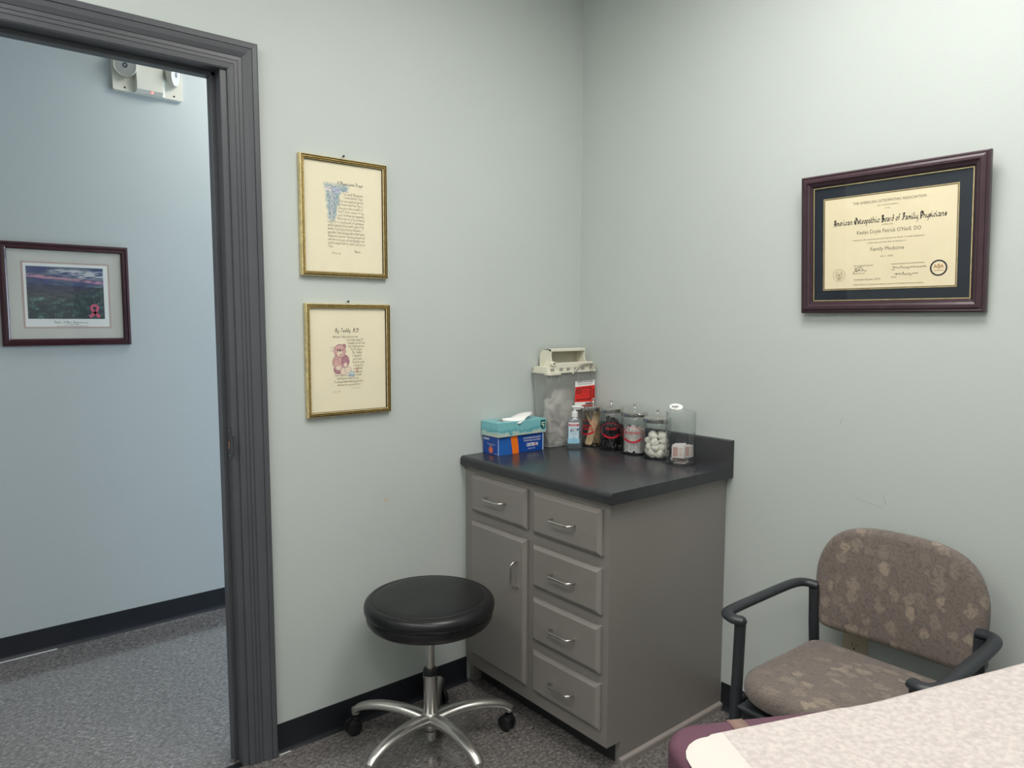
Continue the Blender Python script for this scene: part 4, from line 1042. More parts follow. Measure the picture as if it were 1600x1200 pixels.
doc = obj('document', B(-dw / 2, dw / 2, -dh / 2, dh / 2, 0.0068, 0.0075), M_CERT, ce, dc)
def T(y): return dh / 2 - y          # distance from the top edge
bm = bmesh.new()
pen_text(bm, 'American Osteopathic Board of Family Physicians', 0.002, T(0.078), 0.0083, width=0.304, nib=1.35, ang=42, cap_nib=1.75)
obj('title', bm, M_INK, doc, (0, 0, 0.0078))
bm = bmesh.new(); z = 0.0
put_text(bm, 'THE AMERICAN OSTEOPATHIC ASSOCIATION', 0.0105, 0.004, T(0.024), z, width=0.196)
put_text(bm, 'Keslan Doyle Patrick O\'Neill, DO', 0.0150, 0.004, T(0.108), z, width=0.172)
put_text(bm, 'Family Medicine', 0.0145, 0.002, T(0.157), z, width=0.090)
obj('lettering', bm, mat('warm_grey_ink', rgb(112, 104, 86), 0.6), doc, (0, 0, 0.0078))
bm = bmesh.new()
for s, y, w, x in (('upon recommendation', 0.034, 0.056, 0.002), ('of the', 0.043, 0.014, 0.002), ('certifies that', 0.0875, 0.030, 0.002), ('having met the requirements prescribed by this Board, is hereby designated', 0.126, 0.190, 0.003), ('a Diplomate and awarded certification in', 0.136, 0.104, 0.000),
                   ('July 1, 2020', 0.175, 0.034, 0.002), ('American Osteopathic Association', 0.1985, 0.056, -0.062), ('American Osteopathic Board of Family Physicians', 0.1985, 0.086, 0.058), ('Certificate Number 20107', 0.239, 0.076, -0.052),
                   ('Ongoing certification is contingent upon meeting the requirements of Osteopathic Continuous Certification', 0.2525, 0.190, 0.004), ('Executive Director', 0.2205, 0.034, -0.074), ('Chair', 0.2145, 0.010, 0.020), ('Secretary', 0.2345, 0.014, 0.022)):
    put_text(bm, s, 0.0062 if 'Number' not in s else 0.0075, x, T(y), 0, width=w)
obj('small_print', bm, M_INKB, doc, (0, 0, 0.0078))
def scrawl(bm, x, y, L, h, seed, n=26):
    rs = random.Random(seed); pts = [(x + L * k / n + 0.3 * h * math.sin(k * 1.9), y + h * (0.5 * math.sin(k * 2.3) + rs.uniform(-0.3, 0.4)) * (1.6 if k in (0, 1, 9, 16) else 0.6), 0) for k in range(n)]
    tube(bm, smoothpath(pts, 3), 0.00045, 4)
bm = bmesh.new(); scrawl(bm, -0.088, T(0.211), 0.038, 0.007, 2, 14); scrawl(bm, 0.018, T(0.2075), 0.090, 0.0045, 5, 34); scrawl(bm, 0.024, T(0.2255), 0.064, 0.006, 9, 24)
tube(bm, smoothpath([(-0.092, T(0.218), 0), (-0.080, T(0.204), 0), (-0.068, T(0.200), 0), (-0.082, T(0.214), 0)], 4), 0.00045, 4)
tag(obj('signatures', bm, M_INK, doc, (0, 0, 0.0079)), 'handwritten signatures')
bm = bmesh.new()
for r_, t_ in ((0.0185, 0.0008), (0.0165, 0.0005), (0.0135, 0.0005)): oval(bm, 0, 0, r_, r_, t_, 0, 32)
oval(bm, 0, 0, 0.0095, 0.0115, 0.0028, 0, 20, 130, 300); oval(bm, 0, 0, 0.0095, 0.0115, 0.0028, 0, 20, -120, 50)
flatpoly(bm, [(-0.004, 0.004), (0.004, 0.004), (0.003, -0.004), (0, -0.007), (-0.003, -0.004)]); put_text(bm, 'AOA 1897', 0.004, 0, 0.0065, 0)
obj('left_seal', bm, mat('pale_seal_ink', rgb(186, 172, 136), 0.6), doc, (-0.133, T(0.2215), 0.0077))
tag(bpy.data.objects['left_seal'], 'pale round seal'); bpy.data.objects['left_seal'].name = 'pale_seal'
bm = bmesh.new(); oval(bm, 0, 0, 0.0215, 0.0215, 0.0042, 0, 40); ds = obj('dark_seal', bm, mat('seal_black', rgb(52, 52, 56), 0.5), doc, (0.136, T(0.2135), 0.0078)); tag(ds, 'round seal with a dark ring')
bm = bmesh.new(); flatpoly(bm, [(0.0175 * math.cos(2 * PI * k / 32), 0.0175 * math.sin(2 * PI * k / 32)) for k in range(32)]); obj('seal_field', bm, M_CERT, ds, (0, 0, -0.0001))
bm = bmesh.new()
put_text(bm, 'AOA', 0.013, 0, 0.0, 0, bold=0.0005, width=0.025); flatpoly(bm, [(-0.012, -0.0075), (0.012, -0.0075), (0.012, -0.006), (-0.012, -0.006)])
tube(bm, [(0, -0.004, 0), (0, 0.012, 0)], 0.0006, 4)
obj('seal_emblem', bm, mat('bronze_ink', rgb(186, 140, 92), 0.5), ds, (0, 0, 0.0002))
bm = bmesh.new(); flatpoly(bm, [(-iw / 2, -ih / 2), (iw / 2, -ih / 2), (iw / 2, ih / 2), (-iw / 2, ih / 2)], 0.0112); obj('glass', bm, M_PANE, ce, ccc)

# ---- hall landscape print
hw, hh2 = 0.452, 0.4082
hx = -1.4217 - hw / 2; hz = (1.256 + 1.6642) / 2
hp = empty('framed_landscape', (hx, HY - 0.001, hz), ROT_A, label='mahogany framed sunset mountain print on the hallway wall', cat='picture')
HP = [(0, 0), (0, 0.014), (0.003, 0.019), (0.010, 0.021), (0.012, 0.018), (0.014, 0.018), (0.022, 0.019), (0.026, 0.015), (0.028, 0.012), (0.028, 0)]
obj('frame', frame_bm(hw, hh2, HP, [0, 0, 0, 1, 1, 0, 0, 1, 1, 1]), [M_MAHO, M_MAHOD], hp)
obj('mat_board', B(-hw / 2 + 0.026, hw / 2 - 0.026, -hh2 / 2 + 0.026, hh2 / 2 - 0.026, 0.001, 0.008), M_MAT, hp)
mc = (0.0, -0.002, 0)
bm = border_bm(0.306, 0.264, 0.0022, 0.0084); obj('mat_line', bm, M_PINK, hp, mc)
bm = border_bm(0.298, 0.256, 0.0018, 0.0084); obj('mat_line', bm, M_PINK, hp, mc)
bm = bmesh.new(); flatpoly(bm, rrect(0.296, 0.254, 0.0001, 1), 0.0083); obj('print_border', bm, M_WHITE, hp, mc)
def land(u, v):
    N = lambda a, b, s, o=5: noise.fractal(Vector((u * a, v * b, s)), 1.0, 2.0, o)
    hor = 0.68 - 0.07 * u + 0.012 * N(8, 1, 3)
    ridge = 0.40 + 0.42 * max(0, (u - 0.50)) ** 0.9 * 1.1 + 0.03 * N(14, 3, 8)
    if v > max(hor, ridge):
        n1 = N(3.5, 12, 1); n2 = N(9, 34, 4)
        c = [0.30 + 0.08 * n1, 0.35 + 0.10 * n1, 0.47 + 0.06 * n2]
        g = math.exp(-((v - (0.93 - 0.05 * u)) / 0.055) ** 2) * max(0, min(1, (u - 0.2) * 5)) + 0.8 * math.exp(-((v - (0.83 - 0.02 * u)) / 0.035) ** 2) * max(0, min(1, (u - 0.55) * 5))
        k = max(0, min(1, g * (0.75 + 1.3 * n2) + 0.35 * n1)); lt = (0.80, 0.80, 0.82)
        c = [c[q] * (1 - k) + lt[q] * k for q in range(3)]
        k = max(0, min(0.9, math.exp(-((v - (0.83 - 0.12 * u + 0.02 * n1)) / 0.025) ** 2) * (0.85 + 1.6 * n2))); pk = (0.86, 0.60, 0.68)
        return [c[q] * (1 - k) + pk[q] * k for q in range(3)]
    if v > ridge:
        t = (hor - v) / max(0.05, hor - ridge); n = N(10, 18, 6)
        return [0.27 + 0.03 * t + 0.06 * n, 0.27 + 0.05 * t + 0.06 * n, 0.38 - 0.06 * t + 0.06 * n]
    n = N(9, 12, 9); n3 = N(34, 40, 12); far = max(0, min(1, (v - 0.22) / 0.2)) * (1 if u < 0.5 else 0.3)
    g = max(0, n + 0.15) * (0.5 + max(0, n3) * 1.6) * (0.75 if u < 0.7 else 0.6)
    c = [0.20 + 0.26 * g + 0.08 * far, 0.25 + 0.40 * g + 0.06 * far, 0.27 + 0.36 * g + 0.06 * far]
    if n3 > 0.42 and n < 0.1: c = [c[0] + 0.10, c[1] + 0.04, c[2] + 0.06]
    return c
painted('landscape_print', 0.268, 0.208, 150, 116, land, hp, (-0.0035, 0.008, 0.0088))
bm = bmesh.new(); pts = smoothpath([(0.018, -0.022, 0), (-0.001, -0.002, 0), (-0.010, 0.010, 0), (-0.008, 0.022, 0), (0.002, 0.026, 0), (0.012, 0.020, 0), (0.010, 0.008, 0), (0.000, -0.006, 0), (-0.018, -0.022, 0)], 5)
pr = None
for i, p in enumerate(pts):
    t_ = (pts[min(i + 1, len(pts) - 1)] - pts[max(0, i - 1)]).normalized(); q = Vector((-t_.y, t_.x, 0)) * (0.0046 + 0.0022 * abs(2 * i / (len(pts) - 1) - 1) ** 3)
    e = [bm.verts.new(p + q), bm.verts.new(p - q)]
    if pr: bm.faces.new([pr[0], pr[1], e[1], e[0]])
    pr = e
tag(obj('pink_ribbon', bm, mat('ribbon_pink', rgb(208, 98, 124), 0.5, var=0.15, vscale=200), hp, (0.094, -0.066, 0.0092)), 'pink awareness ribbon')
bm = bmesh.new(); pen_text(bm, '"Hope. A New Beginning"', 0.008, -0.1135, 0.0042, width=0.122, nib=0.8, shear=0.4)
pen_text(bm, 'Terry Allen Wolfe', 0.014, -0.1215, 0.0024, width=0.052, nib=0.7, shear=0.3); pen_text(bm, 'Vista into Spring Valley from Pine Summit Road', 0.012, -0.1275, 0.0022, width=0.108, nib=0.7, shear=0.3)
obj('caption', bm, M_INK, hp, (0, 0, 0.0088))
bm = bmesh.new(); pen_text(bm, '185 of 500', 0.100, -0.1140, 0.0030, width=0.030, nib=0.5, shear=0.3); obj('edition_note', bm, mat('pencil', rgb(140, 140, 142), 0.7), hp, (0, 0, 0.0088))
bm = bmesh.new(); flatpoly(bm, rrect(hw - 0.054, hh2 - 0.054, 0.0001, 1), 0.0108); obj('glass', bm, M_PANE, hp)

# ================================================================== emergency light in the hall
el = empty('emergency_light', (-1.315, HY, 2.385), ROT_A, label='ivory twin-head emergency light high on the hallway wall', cat='light')
bm = bmesh.new(); prism(bm, rrect(0.272, 0.152, 0.006, 3), 0, 0.022); 
obj('back_plate', bm, M_ELIGHT, el, smooth=True)
bm = bmesh.new()
pf = [(-0.068, 0.0), (-0.062, 0.05), (0.062, 0.05), (0.068, 0.0)]
a = [(-0.050, -0.076), (0.050, -0.076)]
rg = []
for (x, zz), (yy) in zip([(-0.058, 0.020), (-0.052, 0.052), (0.050, 0.052), (0.066, 0.020)], [0] * 4): rg.append((x, zz))
lo = [bm.verts.new((x, -0.0755, z if z < 0.03 else 0.034)) for x, z in rg]; mid = [bm.verts.new((x * 0.98, -0.064, z)) for x, z in rg]; hi = [bm.verts.new((x, 0.0755, z)) for x, z in rg]
for A_, B_ in ((lo, mid), (mid, hi)):
    for i in range(3): bm.faces.new([A_[i], A_[i + 1], B_[i + 1], B_[i]])
bm.faces.new(lo); bm.faces.new(hi[::-1]); obj('centre_housing', bm, M_ELIGHT, el)
def head(x, y, yaw, pitch):
    bm = bmesh.new(); lathe(bm, [(0, -0.022), (0.020, -0.022), (0.036, -0.014), (0.044, 0.004), (0.045, 0.014), (0.042, 0.015), (0.040, 0.011)], 32)
    h = obj('lamp_head', bm, M_ELIGHT, el, (x, y, 0.050), (R(pitch), R(yaw), 0), smooth=True, ang=50)
    bm = bmesh.new(); lathe(bm, [(0, 0.0125), (0.012, 0.0122), (0.030, 0.012), (0.0405, 0.011)], 32); obj('lens', bm, M_ELENS, h, smooth=True)
    bm = bmesh.new(); lathe(bm, [(0.004, 0.0135), (0.009, 0.0135), (0.0105, 0.0126)], 20); obj('reflector', bm, mat('grey_reflector', rgb(120, 120, 130), 0.2, metal=0.6), h)
    bm = bmesh.new(); tube(bm, [(x, y, 0.018), (x, y, 0.040)], 0.012, 14); obj('swivel', bm, M_ELIGHT, el, smooth=True)
head(-0.090, 0.020, -28, 14); head(0.092, 0.020, 50, 8)
bm = bmesh.new(); lathe(bm, [(0, 0.0018), (0.0028, 0.001), (0.0034, 0)], 12); tag(obj('indicator_lamp', bm, emis('red_indicator', (1.0, 0.12, 0.12), 5.0), el, (0.008, -0.071, 0.046), (R(60), 0, 0)), 'glowing red indicator')
for x in (-0.092, 0.100):
    bm = bmesh.new(); lathe(bm, [(0, 0.0005), (0.0036, 0.0004), (0.004, 0)], 12); obj('screw', bm, M_DARK, el, (x, -0.062, 0.0222))

# wall outlet behind the chair
out = empty('wall_outlet', (0, -1.184, 0.373), ROT_B, label='almond duplex wall outlet low on the right wall behind the chair', cat='outlet')
bm = bmesh.new(); box(bm, -0.037, 0.037, -0.058, 0.058, 0, 0.005, 0.002, 2); obj('cover_plate', bm, M_OUT, out, smooth=True)
for y in (0.0195, -0.0195):
    bm = bmesh.new(); prism(bm, rrect(0.033, 0.027, 0.011, 5, 0, y), 0.004, 0.0068); s = obj('socket', bm, M_OUT, out, smooth=True)
    bm = bmesh.new(); box(bm, -0.0075, -0.0055, y - 0.001, y + 0.007, 0.0066, 0.007); box(bm, 0.0050, 0.0070, y, y + 0.007, 0.0066, 0.007); prism(bm, rrect(0.005, 0.005, 0.0024, 4, 0, y - 0.007), 0.0066, 0.007); obj('slots', bm, M_DARK, s)
bm = bmesh.new(); lathe(bm, [(0, 0.0062), (0.003, 0.0058), (0.0034, 0.005)], 12); obj('screw', bm, M_OUT, out)
# small yellowed patch on the door wall, near the stool
bm = bmesh.new(); flatpoly(bm, [(0.012 * math.cos(2 * PI * k / 12) * (1 + 0.3 * math.sin(3 * k)), 0.007 * math.sin(2 * PI * k / 12)) for k in range(12)]); obj('paint_patch', bm, M_PATCH, bpy.data.objects['wall_left'], (-0.922, -0.0006, 0.752), ROT_A)

# ================================================================== rolling stool
SX, SY = -0.9265, -0.2751
st = empty('rolling_stool', (SX, SY, 0), label='black round vinyl rolling stool on five polished metal legs', cat='stool')
bm = bmesh.new(); zt = 0.500; rr = 0.205
sp_ = [(0, zt + 0.002), (0.08, zt + 0.003), (0.150, zt + 0.002), (0.174, zt - 0.0005), (0.178, zt - 0.003), (0.182, zt - 0.001), (0.194, zt - 0.005), (0.202, zt - 0.013), (0.205, zt - 0.024), (0.2045, zt - 0.034), (0.200, zt - 0.040), (0.1965, zt - 0.043), (0.1985, zt - 0.049), (0.1975, zt - 0.064), (0.190, zt - 0.075), (0.165, zt - 0.080), (0, zt - 0.081)]
lathe(bm, sp_, 64)
for v in bm.verts:
    r0 = math.hypot(v.co.x, v.co.y)
    if v.co.z > zt - 0.01 and r0 < 0.17: v.co.z += 0.0025 * noise.noise(Vector((v.co.x * 9, v.co.y * 14, 0)))
seat = obj('seat', bm, M_VINYL, st, smooth=True, ang=60)
bm = bmesh.new(); tube(bm, [(0.1765 * math.cos(2 * PI * k / 64), 0.1765 * math.sin(2 * PI * k / 64), zt - 0.0015) for k in range(65)], 0.0012, 5, cap=False); obj('seam', bm, mat('seam_thread', rgb(58, 56, 56), 0.5), seat, smooth=True)
bm = bmesh.new(); tube(bm, [(0.1775 * math.cos(R(-18)), 0.1775 * math.sin(R(-18)), zt - 0.002), (0.202 * math.cos(R(-18)), 0.202 * math.sin(R(-18)), zt - 0.017), (0.2055 * math.cos(R(-18)), 0.2055 * math.sin(R(-18)), zt - 0.030), (0.2015 * math.cos(R(-18)), 0.2015 * math.sin(R(-18)), zt - 0.062)], 0.0011, 5); obj('side_seam', bm, mat('seam_thread_2', rgb(62, 58, 56), 0.5), seat)
bm = bmesh.new(); lathe(bm, [(0, 0.419), (0.05, 0.419), (0.05, 0.411), (0.016, 0.409), (0, 0.409)], 24); obj('mounting_plate', bm, M_BPLAS, st)
bm = bmesh.new(); lathe(bm, [(0.0132, 0.24), (0.0132, 0.411)], 24, cap=True); tag(obj('piston', bm, M_CHROME, st, smooth=True), 'slim chrome gas piston')
bm = bmesh.new(); lathe(bm, [(0.0135, 0.262), (0.021, 0.262), (0.0235, 0.256), (0.0235, 0.244), (0.0135, 0.244)], 24, closed=True); obj('collar', bm, M_BPLAS, st, smooth=True)
bm = bmesh.new(); lathe(bm, [(0.0225, 0.105), (0.0225, 0.245), (0.014, 0.246)], 28); obj('column', bm, M_CHROME, st, smooth=True)
bm = bmesh.new(); lathe(bm, [(0, 0.060), (0.020, 0.060), (0.025, 0.070), (0.031, 0.088), (0.031, 0.104), (0.026, 0.114), (0.0235, 0.118), (0.0225, 0.119)], 28); hub = obj('hub', bm, M_ALU, st, smooth=True)
bm = bmesh.new(); lathe(bm, [(0, 0.026), (0.0165, 0.026), (0.018, 0.028), (0.018, 0.062)], 24); obj('lower_sleeve', bm, M_CHROME, st, smooth=True)
bm = bmesh.new(); lathe(bm, [(0.0183, 0.056), (0.0200, 0.058), (0.0200, 0.063)], 24); obj('sleeve_ring', bm, M_BPLAS, st, smooth=True)
bm = bmesh.new()
LP = smoothpath([(0.018, 0, 0.096), (0.060, 0, 0.106), (0.110, 0, 0.113), (0.165, 0, 0.113), (0.215, 0, 0.105), (0.250, 0, 0.093), (0.270, 0, 0.078)], 4)
tube(bm, LP, [0.0250 - 0.0085 * (k / (len(LP) - 1)) for k in range(len(LP))], 14, flat=0.72, upv=(0, 0, 1))
tube(bm, [(0.268, 0, 0.086), (0.2685, 0, 0.068)], 0.0130, 14)
leg0 = obj('leg', bm, M_ALU, st, smooth=True, ang=50)
def caster_meshes():
    bm = bmesh.new()
    for s in (-1, 1):
        for q in ((0.0, 0.010),):
            lathe(bm, [(0, 0.004), (0.020, 0.004), (0.025, 0.006), (0.0255, 0.012), (0.024, 0.0185), (0.019, 0.021), (0, 0.0215)], 24)
            nv = len(bm.verts)
        bm.verts.ensure_lookup_table()
    n = len(bm.verts) // 2
    for i, v in enumerate(bm.verts):
        x, y, z = v.co; z = z if i < n else -z
        v.co = Vector((x - 0.010, z, y))
    lathe(bm, [(0.005, 0.016), (0.005, 0.048)], 10, cap=True)
    lathe(bm, [(0.0, 0.034), (0.012, 0.032), (0.013, 0.026), (0.012, 0.012)], 14)
    me = bpy.data.meshes.new('caster'); bmesh.ops.recalc_face_normals(bm, faces=bm.faces[:])
    for f in bm.faces: f.smooth = True
    for e in bm.edges:
        if len(e.link_faces) == 2 and e.calc_face_angle(0) > R(40): e.smooth = False
    bm.to_mesh(me); bm.free(); me.materials.append(M_BPLAS); return me
cmh = caster_meshes()
for k, (ang, ca_) in enumerate(((-92, 40), (-164, 200), (-19, -60), (50, 30), (124, -120))):
    lg_ = leg0 if k == 0 else leg0.copy()
    if k: COL.objects.link(lg_); lg_.parent = st
    lg_.rotation_euler = (0, 0, R(ang))
    c = bpy.data.objects.new('caster', cmh); COL.objects.link(c); c.parent = lg_; c.location = (0.2685, 0, 0.0258); c.rotation_euler = (0, 0, R(ca_))
    tag(c, 'black twin-wheel caster')

# ================================================================== armchair
AX, AY = 0.0, -1.3375
ch = empty('guest_armchair', (0, AY, 0), label='black framed guest armchair in taupe leaf fabric against the right wall', cat='chair')
def cushion(name, prof, thick, axis, parent, loc, rot=(0, 0, 0), rnd=0.022, mm=None, dome=0.0):
    """pillow-like slab: outline rings shrink towards the two faces"""
    bm = bmesh.new(); rings = []; n = len(prof); nr = 6
    cx = sum(p[0] for p in prof) / n; cy = sum(p[1] for p in prof) / n
    def ring(ins, z):
        out_ = []
        for i, (x, y) in enumerate(prof):
            a = Vector(prof[i - 1]); b = Vector(prof[(i + 1) % n]); t = (b - a).normalized(); nn = Vector((-t.y, t.x))
            out_.append(bm.verts.new((x + nn.x * ins, y + nn.y * ins, z)))
        return out_
    zs = []
    for k in range(nr + 1):
        a = R(90 * k / nr); zs.append((rnd * (1 - math.sin(a)), -thick / 2 + rnd * (1 - math.cos(a))))
    zs = [(i_, z_) for i_, z_ in zs]
    lower = zs; upper = [(i_, -z_) for i_, z_ in zs[::-1]]
    rings = [ring(*q) for q in lower + upper]
    for a, b in zip(rings, rings[1:]):
        for i in range(n): bm.faces.new([a[i], a[(i + 1) % n], b[(i + 1) % n], b[i]])
    for rg_, s, top_ in ((rings[0], -1, False), (rings[-1], 1, True)):
        prev = rg_
        for f in (0.75, 0.45, 0.2):
            cur = [bm.verts.new((cx + (v.co.x - cx) * f, cy + (v.co.y - cy) * f, v.co.z + s * dome * (1 - f * f))) for v in rg_]
            for i in range(n): bm.faces.new([prev[i], prev[(i + 1) % n], cur[(i + 1) % n], cur[i]])
            prev = cur
        bm.faces.new(prev)
    return obj(name, bm, mm or M_FAB, parent, loc, rot, smooth=True, ang=70)
# seat: local x = world x, y = world y
spf = rrect(0.440, 0.425, 0.07, 8, -0.360, 0.0, rs=[0.05, 0.11, 0.11, 0.05])
s_ = cushion('seat', spf, 0.062, 'z', ch, (0, 0, 0.412), (0, R(2.0), 0), rnd=0.028, dome=0.010)
tag(s_, 'taupe upholstered seat with a leaf pattern')
# backrest: outline in local x (across) and y (up)
bpts = smoothpath([(0.190, -0.165, 0), (0.213, -0.130, 0), (0.225, -0.03, 0), (0.218, 0.055, 0), (0.180, 0.125, 0), (0.110, 0.160, 0), (0.0, 0.168, 0), (-0.110, 0.160, 0), (-0.180, 0.125, 0), (-0.218, 0.055, 0), (-0.225, -0.03, 0), (-0.213, -0.130, 0), (-0.190, -0.165, 0), (-0.10, -0.168, 0), (0, -0.169, 0), (0.10, -0.168, 0), (0.190, -0.165, 0)], 4)[:-1]
bprof = [(p.x, p.y) for p in bpts]
b_ = cushion('backrest', bprof, 0.050, 'z', ch, (-0.105, 0, 0.636), (R(90 - 6), 0, R(-90)), rnd=0.024, dome=0.008)
b_.scale = (0.985, 0.935, 1); b_.location.z = 0.632
tag(b_, 'rounded upholstered backrest with a leaf pattern')
for v in b_.data.vertices: v.co.z += 0.35 * v.co.x ** 2 - 0.010
for s in (1, -1):
    # front and rear legs: slanted oval tubes
    bm = bmesh.new(); tube(bm, smoothpath([(-0.552, s * 0.213, 0.0), (-0.545, s * 0.213, 0.2), (-0.532, s * 0.213, 0.45), (-0.526, s * 0.213, 0.588)], 3), 0.0145, 12, flat=1.0); obj('front_leg', bm, M_ARM, ch, smooth=True)
    bm = bmesh.new(); tube(bm, smoothpath([(-0.040, s * 0.213, 0.0), (-0.095, s * 0.213, 0.20), (-0.135, s * 0.213, 0.42), (-0.148, s * 0.213, 0.588)], 3), 0.0145, 12, upv=(0, 1, 0)); obj('rear_leg', bm, M_ARM, ch, smooth=True)
    # armrest: C shape in plan
    bm = bmesh.new()
    ap = smoothpath([(-0.530, s * 0.205, 0.596), (-0.540, s * 0.226, 0.598), (-0.528, s * 0.250, 0.600), (-0.49, s * 0.258, 0.601), (-0.36, s * 0.259, 0.601), (-0.23, s * 0.258, 0.601), (-0.175, s * 0.252, 0.601), (-0.150, s * 0.236, 0.600), (-0.140, s * 0.205, 0.597)], 4)
    tube(bm, ap, 0.0165, 12, flat=0.72, upv=(0, 0, 1)); lathe(bm, [(0, -0.011), (0.012, -0.010), (0.0165, 0.0), (0.012, 0.009), (0, 0.011)], 14, cx=-0.529, cy=s * 0.2105, z0=0.594); obj('armrest', bm, M_ARM, ch, smooth=True, ang=60)
    bm = bmesh.new(); tube(bm, [(-0.54, s * 0.213, 0.372), (-0.115, s * 0.213, 0.372)], 0.011, 8); obj('side_rail', bm, M_ARM, ch, smooth=True)
    bm = bmesh.new(); box(bm, -0.150, -0.105, s * 0.213 - 0.010, s * 0.213 + 0.010, 0.50, 0.60, 0.004, 1); obj('back_bracket', bm, M_ARM, ch)
for x in (-0.50, -0.16):
    bm = bmesh.new(); tube(bm, [(x, -0.213, 0.368), (x, 0.213, 0.368)], 0.010, 8); obj('cross_rail', bm, M_ARM, ch, smooth=True)
obj('seat_pan', B(-0.56, -0.16, -0.195, 0.195, 0.374, 0.386, 0.004, 1), M_ARM, ch)
bm = bmesh.new(); box(bm, -0.097, -0.078, -0.150, 0.150, 0.50, 0.72, 0.008, 2); bmesh.ops.rotate(bm, verts=bm.verts, cent=(-0.088, 0, 0.62), matrix=Matrix.Rotation(R(6), 3, 'Y')); obj('back_shell', bm, M_ARM, ch, smooth=True)

# ================================================================== exam table
ET = empty('exam_table', (-1.331, -1.541, 0), (0, 0, R(-29)), label='plum upholstered exam table with white paper in the right foreground', cat='table')
TL, TW, TT = 1.36, 0.66, 0.800
CT = 0.095
def tz(s): return TT + (0 if s < 0.30 else (s - 0.30) * 0.150)
def pad(name, s0, s1, r0, r1):
    """cushion section, local x = length, local -y = width"""
    bm = bmesh.new()
    out_ = rrect(s1 - s0, TW + 0.012, 0.05, 8, (s0 + s1) / 2, -TW / 2, rs=[r1, r0, r0, r1])
    n = len(out_); rings = []
    for ins, dz in [(0.006, -CT), (0.0, -CT + 0.008)] + [(0.013 * (1 - math.cos(R(15 * k))), -0.013 + 0.013 * math.sin(R(15 * k))) for k in range(7)]:
        rg_ = []
        for i, (x, y) in enumerate(out_):
            a = Vector(out_[i - 1]); b = Vector(out_[(i + 1) % n]); t = (b - a).normalized(); nn = Vector((-t.y, t.x))
            X = x + nn.x * ins; rg_.append(bm.verts.new((X, y + nn.y * ins, tz(X) + dz)))
        rings.append(rg_)
    for a, b in zip(rings, rings[1:]):
        for i in range(n): bm.faces.new([a[i], a[(i + 1) % n], b[(i + 1) % n], b[i]])
    bm.faces.new(rings[0][::-1]); bm.faces.new(rings[-1])
    return obj(name, bm, M_PURP, ET, smooth=True, ang=60)
pad('seat_cushion', -0.034, 0.296, 0.058, 0.006)
pad('back_cushion', 0.304, TL, 0.006, 0.05)
bm = bmesh.new(); box(bm, 0.04, 1.20, -TW + 0.05, -0.05, 0.10, TT - CT - 0.001, 0.008, 2); obj('base', bm, M_TBASE, ET)
bm = bmesh.new(); box(bm, 0.07, 1.17, -TW + 0.08, -0.08, 0.0, 0.10); obj('plinth', bm, M_DARK, ET)
for z0 in (0.14, 0.42):
    dd = obj('drawer', B(0.0335, 0.04, -TW + 0.09, -0.09, z0, z0 + 0.25, 0.003, 1), M_TBASE, ET)
    bm = bmesh.new(); tube(bm, smoothpath([(0.034, -TW / 2 - 0.06, z0 + 0.19), (0.012, -TW / 2 - 0.055, z0 + 0.19), (0.012, -TW / 2 + 0.055, z0 + 0.19), (0.034, -TW / 2 + 0.06, z0 + 0.19)], 4), 0.004, 8); obj('handle', bm, M_NICK, dd)
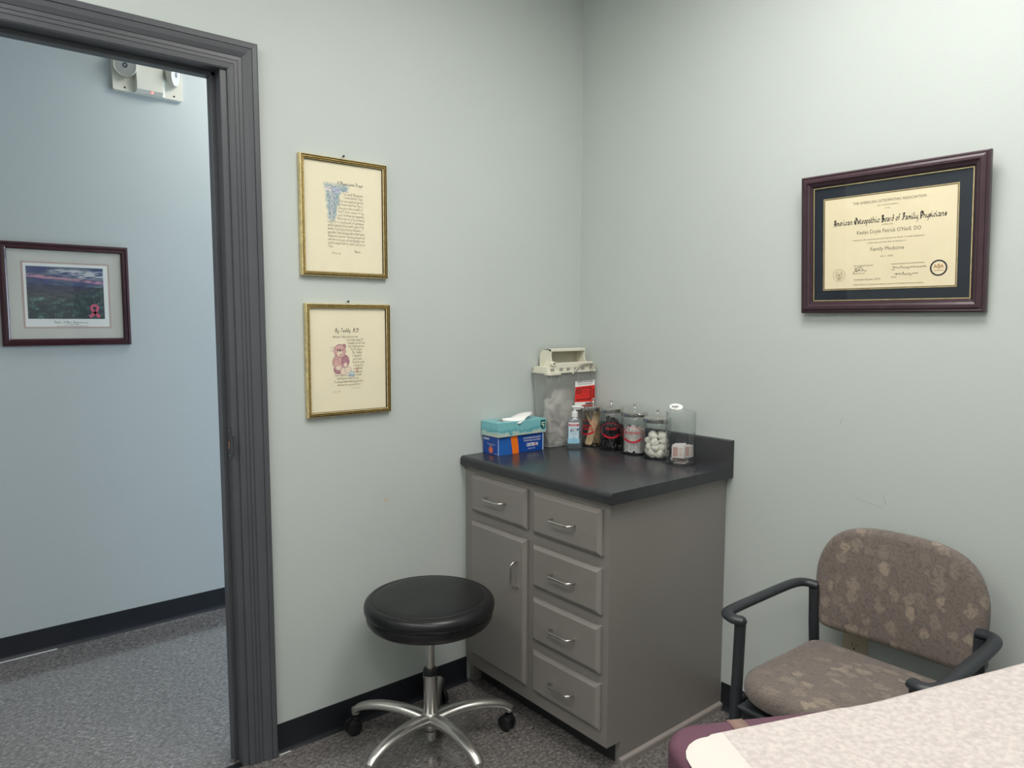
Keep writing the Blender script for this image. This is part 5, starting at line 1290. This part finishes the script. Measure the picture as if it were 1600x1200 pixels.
# strap across the seat cushion
bm = bmesh.new(); pr = None
for y, dz in [(0.0075, -0.07), (0.0075, -0.014), (0.0055, -0.005), (0.001, -0.0005), (-0.010, 0.0012), (-0.2, 0.0012), (-0.45, 0.0012), (-TW + 0.016, 0.0012), (-TW + 0.004, -0.003), (-TW - 0.0018, -0.02), (-TW - 0.0018, -0.07)]:
    q = [bm.verts.new((0.070, y, TT + dz)), bm.verts.new((0.094, y, TT + dz))]
    if pr: bm.faces.new([pr[0], pr[1], q[1], q[0]])
    pr = q
sr = obj('strap', bm, M_STRAP, ET, smooth=True, ang=60); sr.modifiers.new('s', 'SOLIDIFY').thickness = 0.001
tag(sr, 'narrow tan elastic strap across the cushion')
# exam paper: top-level, skewed so its far edge meets the cushion edge further up
ep = empty('exam_paper', (-1.331, -1.541, 0), (0, 0, R(-29)), label='white crepe paper sheet spread over the plum exam table', cat='paper')
bm = bmesh.new(); SE = 1.355; grid = []
SS = [-0.026, -0.024, -0.021, -0.017, -0.012, -0.006, 0.0, 0.008, 0.018, 0.028, 0.038, 0.048, 0.062, 0.08, 0.10, 0.13, 0.16, 0.19, 0.22, 0.25, 0.275, 0.295, 0.31, 0.33, 0.36] + [0.36 + 0.03318 * k for k in range(1, 31)]
FE = [(0.009, -0.055), (0.009, -0.016), (0.006, -0.002), (-0.004, 0.0025), (-0.020, 0.0025)]
for s in SS:
    row = []
    w_ = max(0.0, min(1.0, (s - 0.255) / 0.075))
    ye = -0.036 + 0.036 * max(0.0, s) / 0.27
    pts = [(FE[k][0] * w_ + (ye - 0.0015 * k) * (1 - w_), FE[k][1] * w_ + 0.002 * (1 - w_)) for k in range(5)]
    y4 = pts[-1][0]; pts += [(y4 + (-TW + 0.055 - y4) * (k / 26) ** 1.3, 0.0022) for k in range(1, 27)]
    for y, dz in pts:
        d = ye - y; cr_ = 0.052; x0 = s
        if s < 0.03 and d < cr_:      # rounded free corner
            x0 = s + (cr_ - math.sqrt(max(0, cr_ ** 2 - (cr_ - max(0, d)) ** 2))) * (0.03 - s) / 0.056
        z = tz(x0) + dz + 0.0018 * noise.noise(Vector((x0 * 5, y * 5, 0))) * min(1, max(0, d) * 12)
        row.append(bm.verts.new((x0, y, z)))
    grid.append(row)
for a, b in zip(grid, grid[1:]):
    for k in range(len(a) - 1): bm.faces.new([a[k], a[k + 1], b[k + 1], b[k]])
bmesh.ops.recalc_face_normals(bm, faces=bm.faces[:])
for f in bm.faces:
    c = f.calc_center_median(); f.material_index = 1 if c.x < 0.048 else 0
pp = obj('paper_sheet', bm, [M_SHEET, M_SHEETF], ep, smooth=True, ang=80)
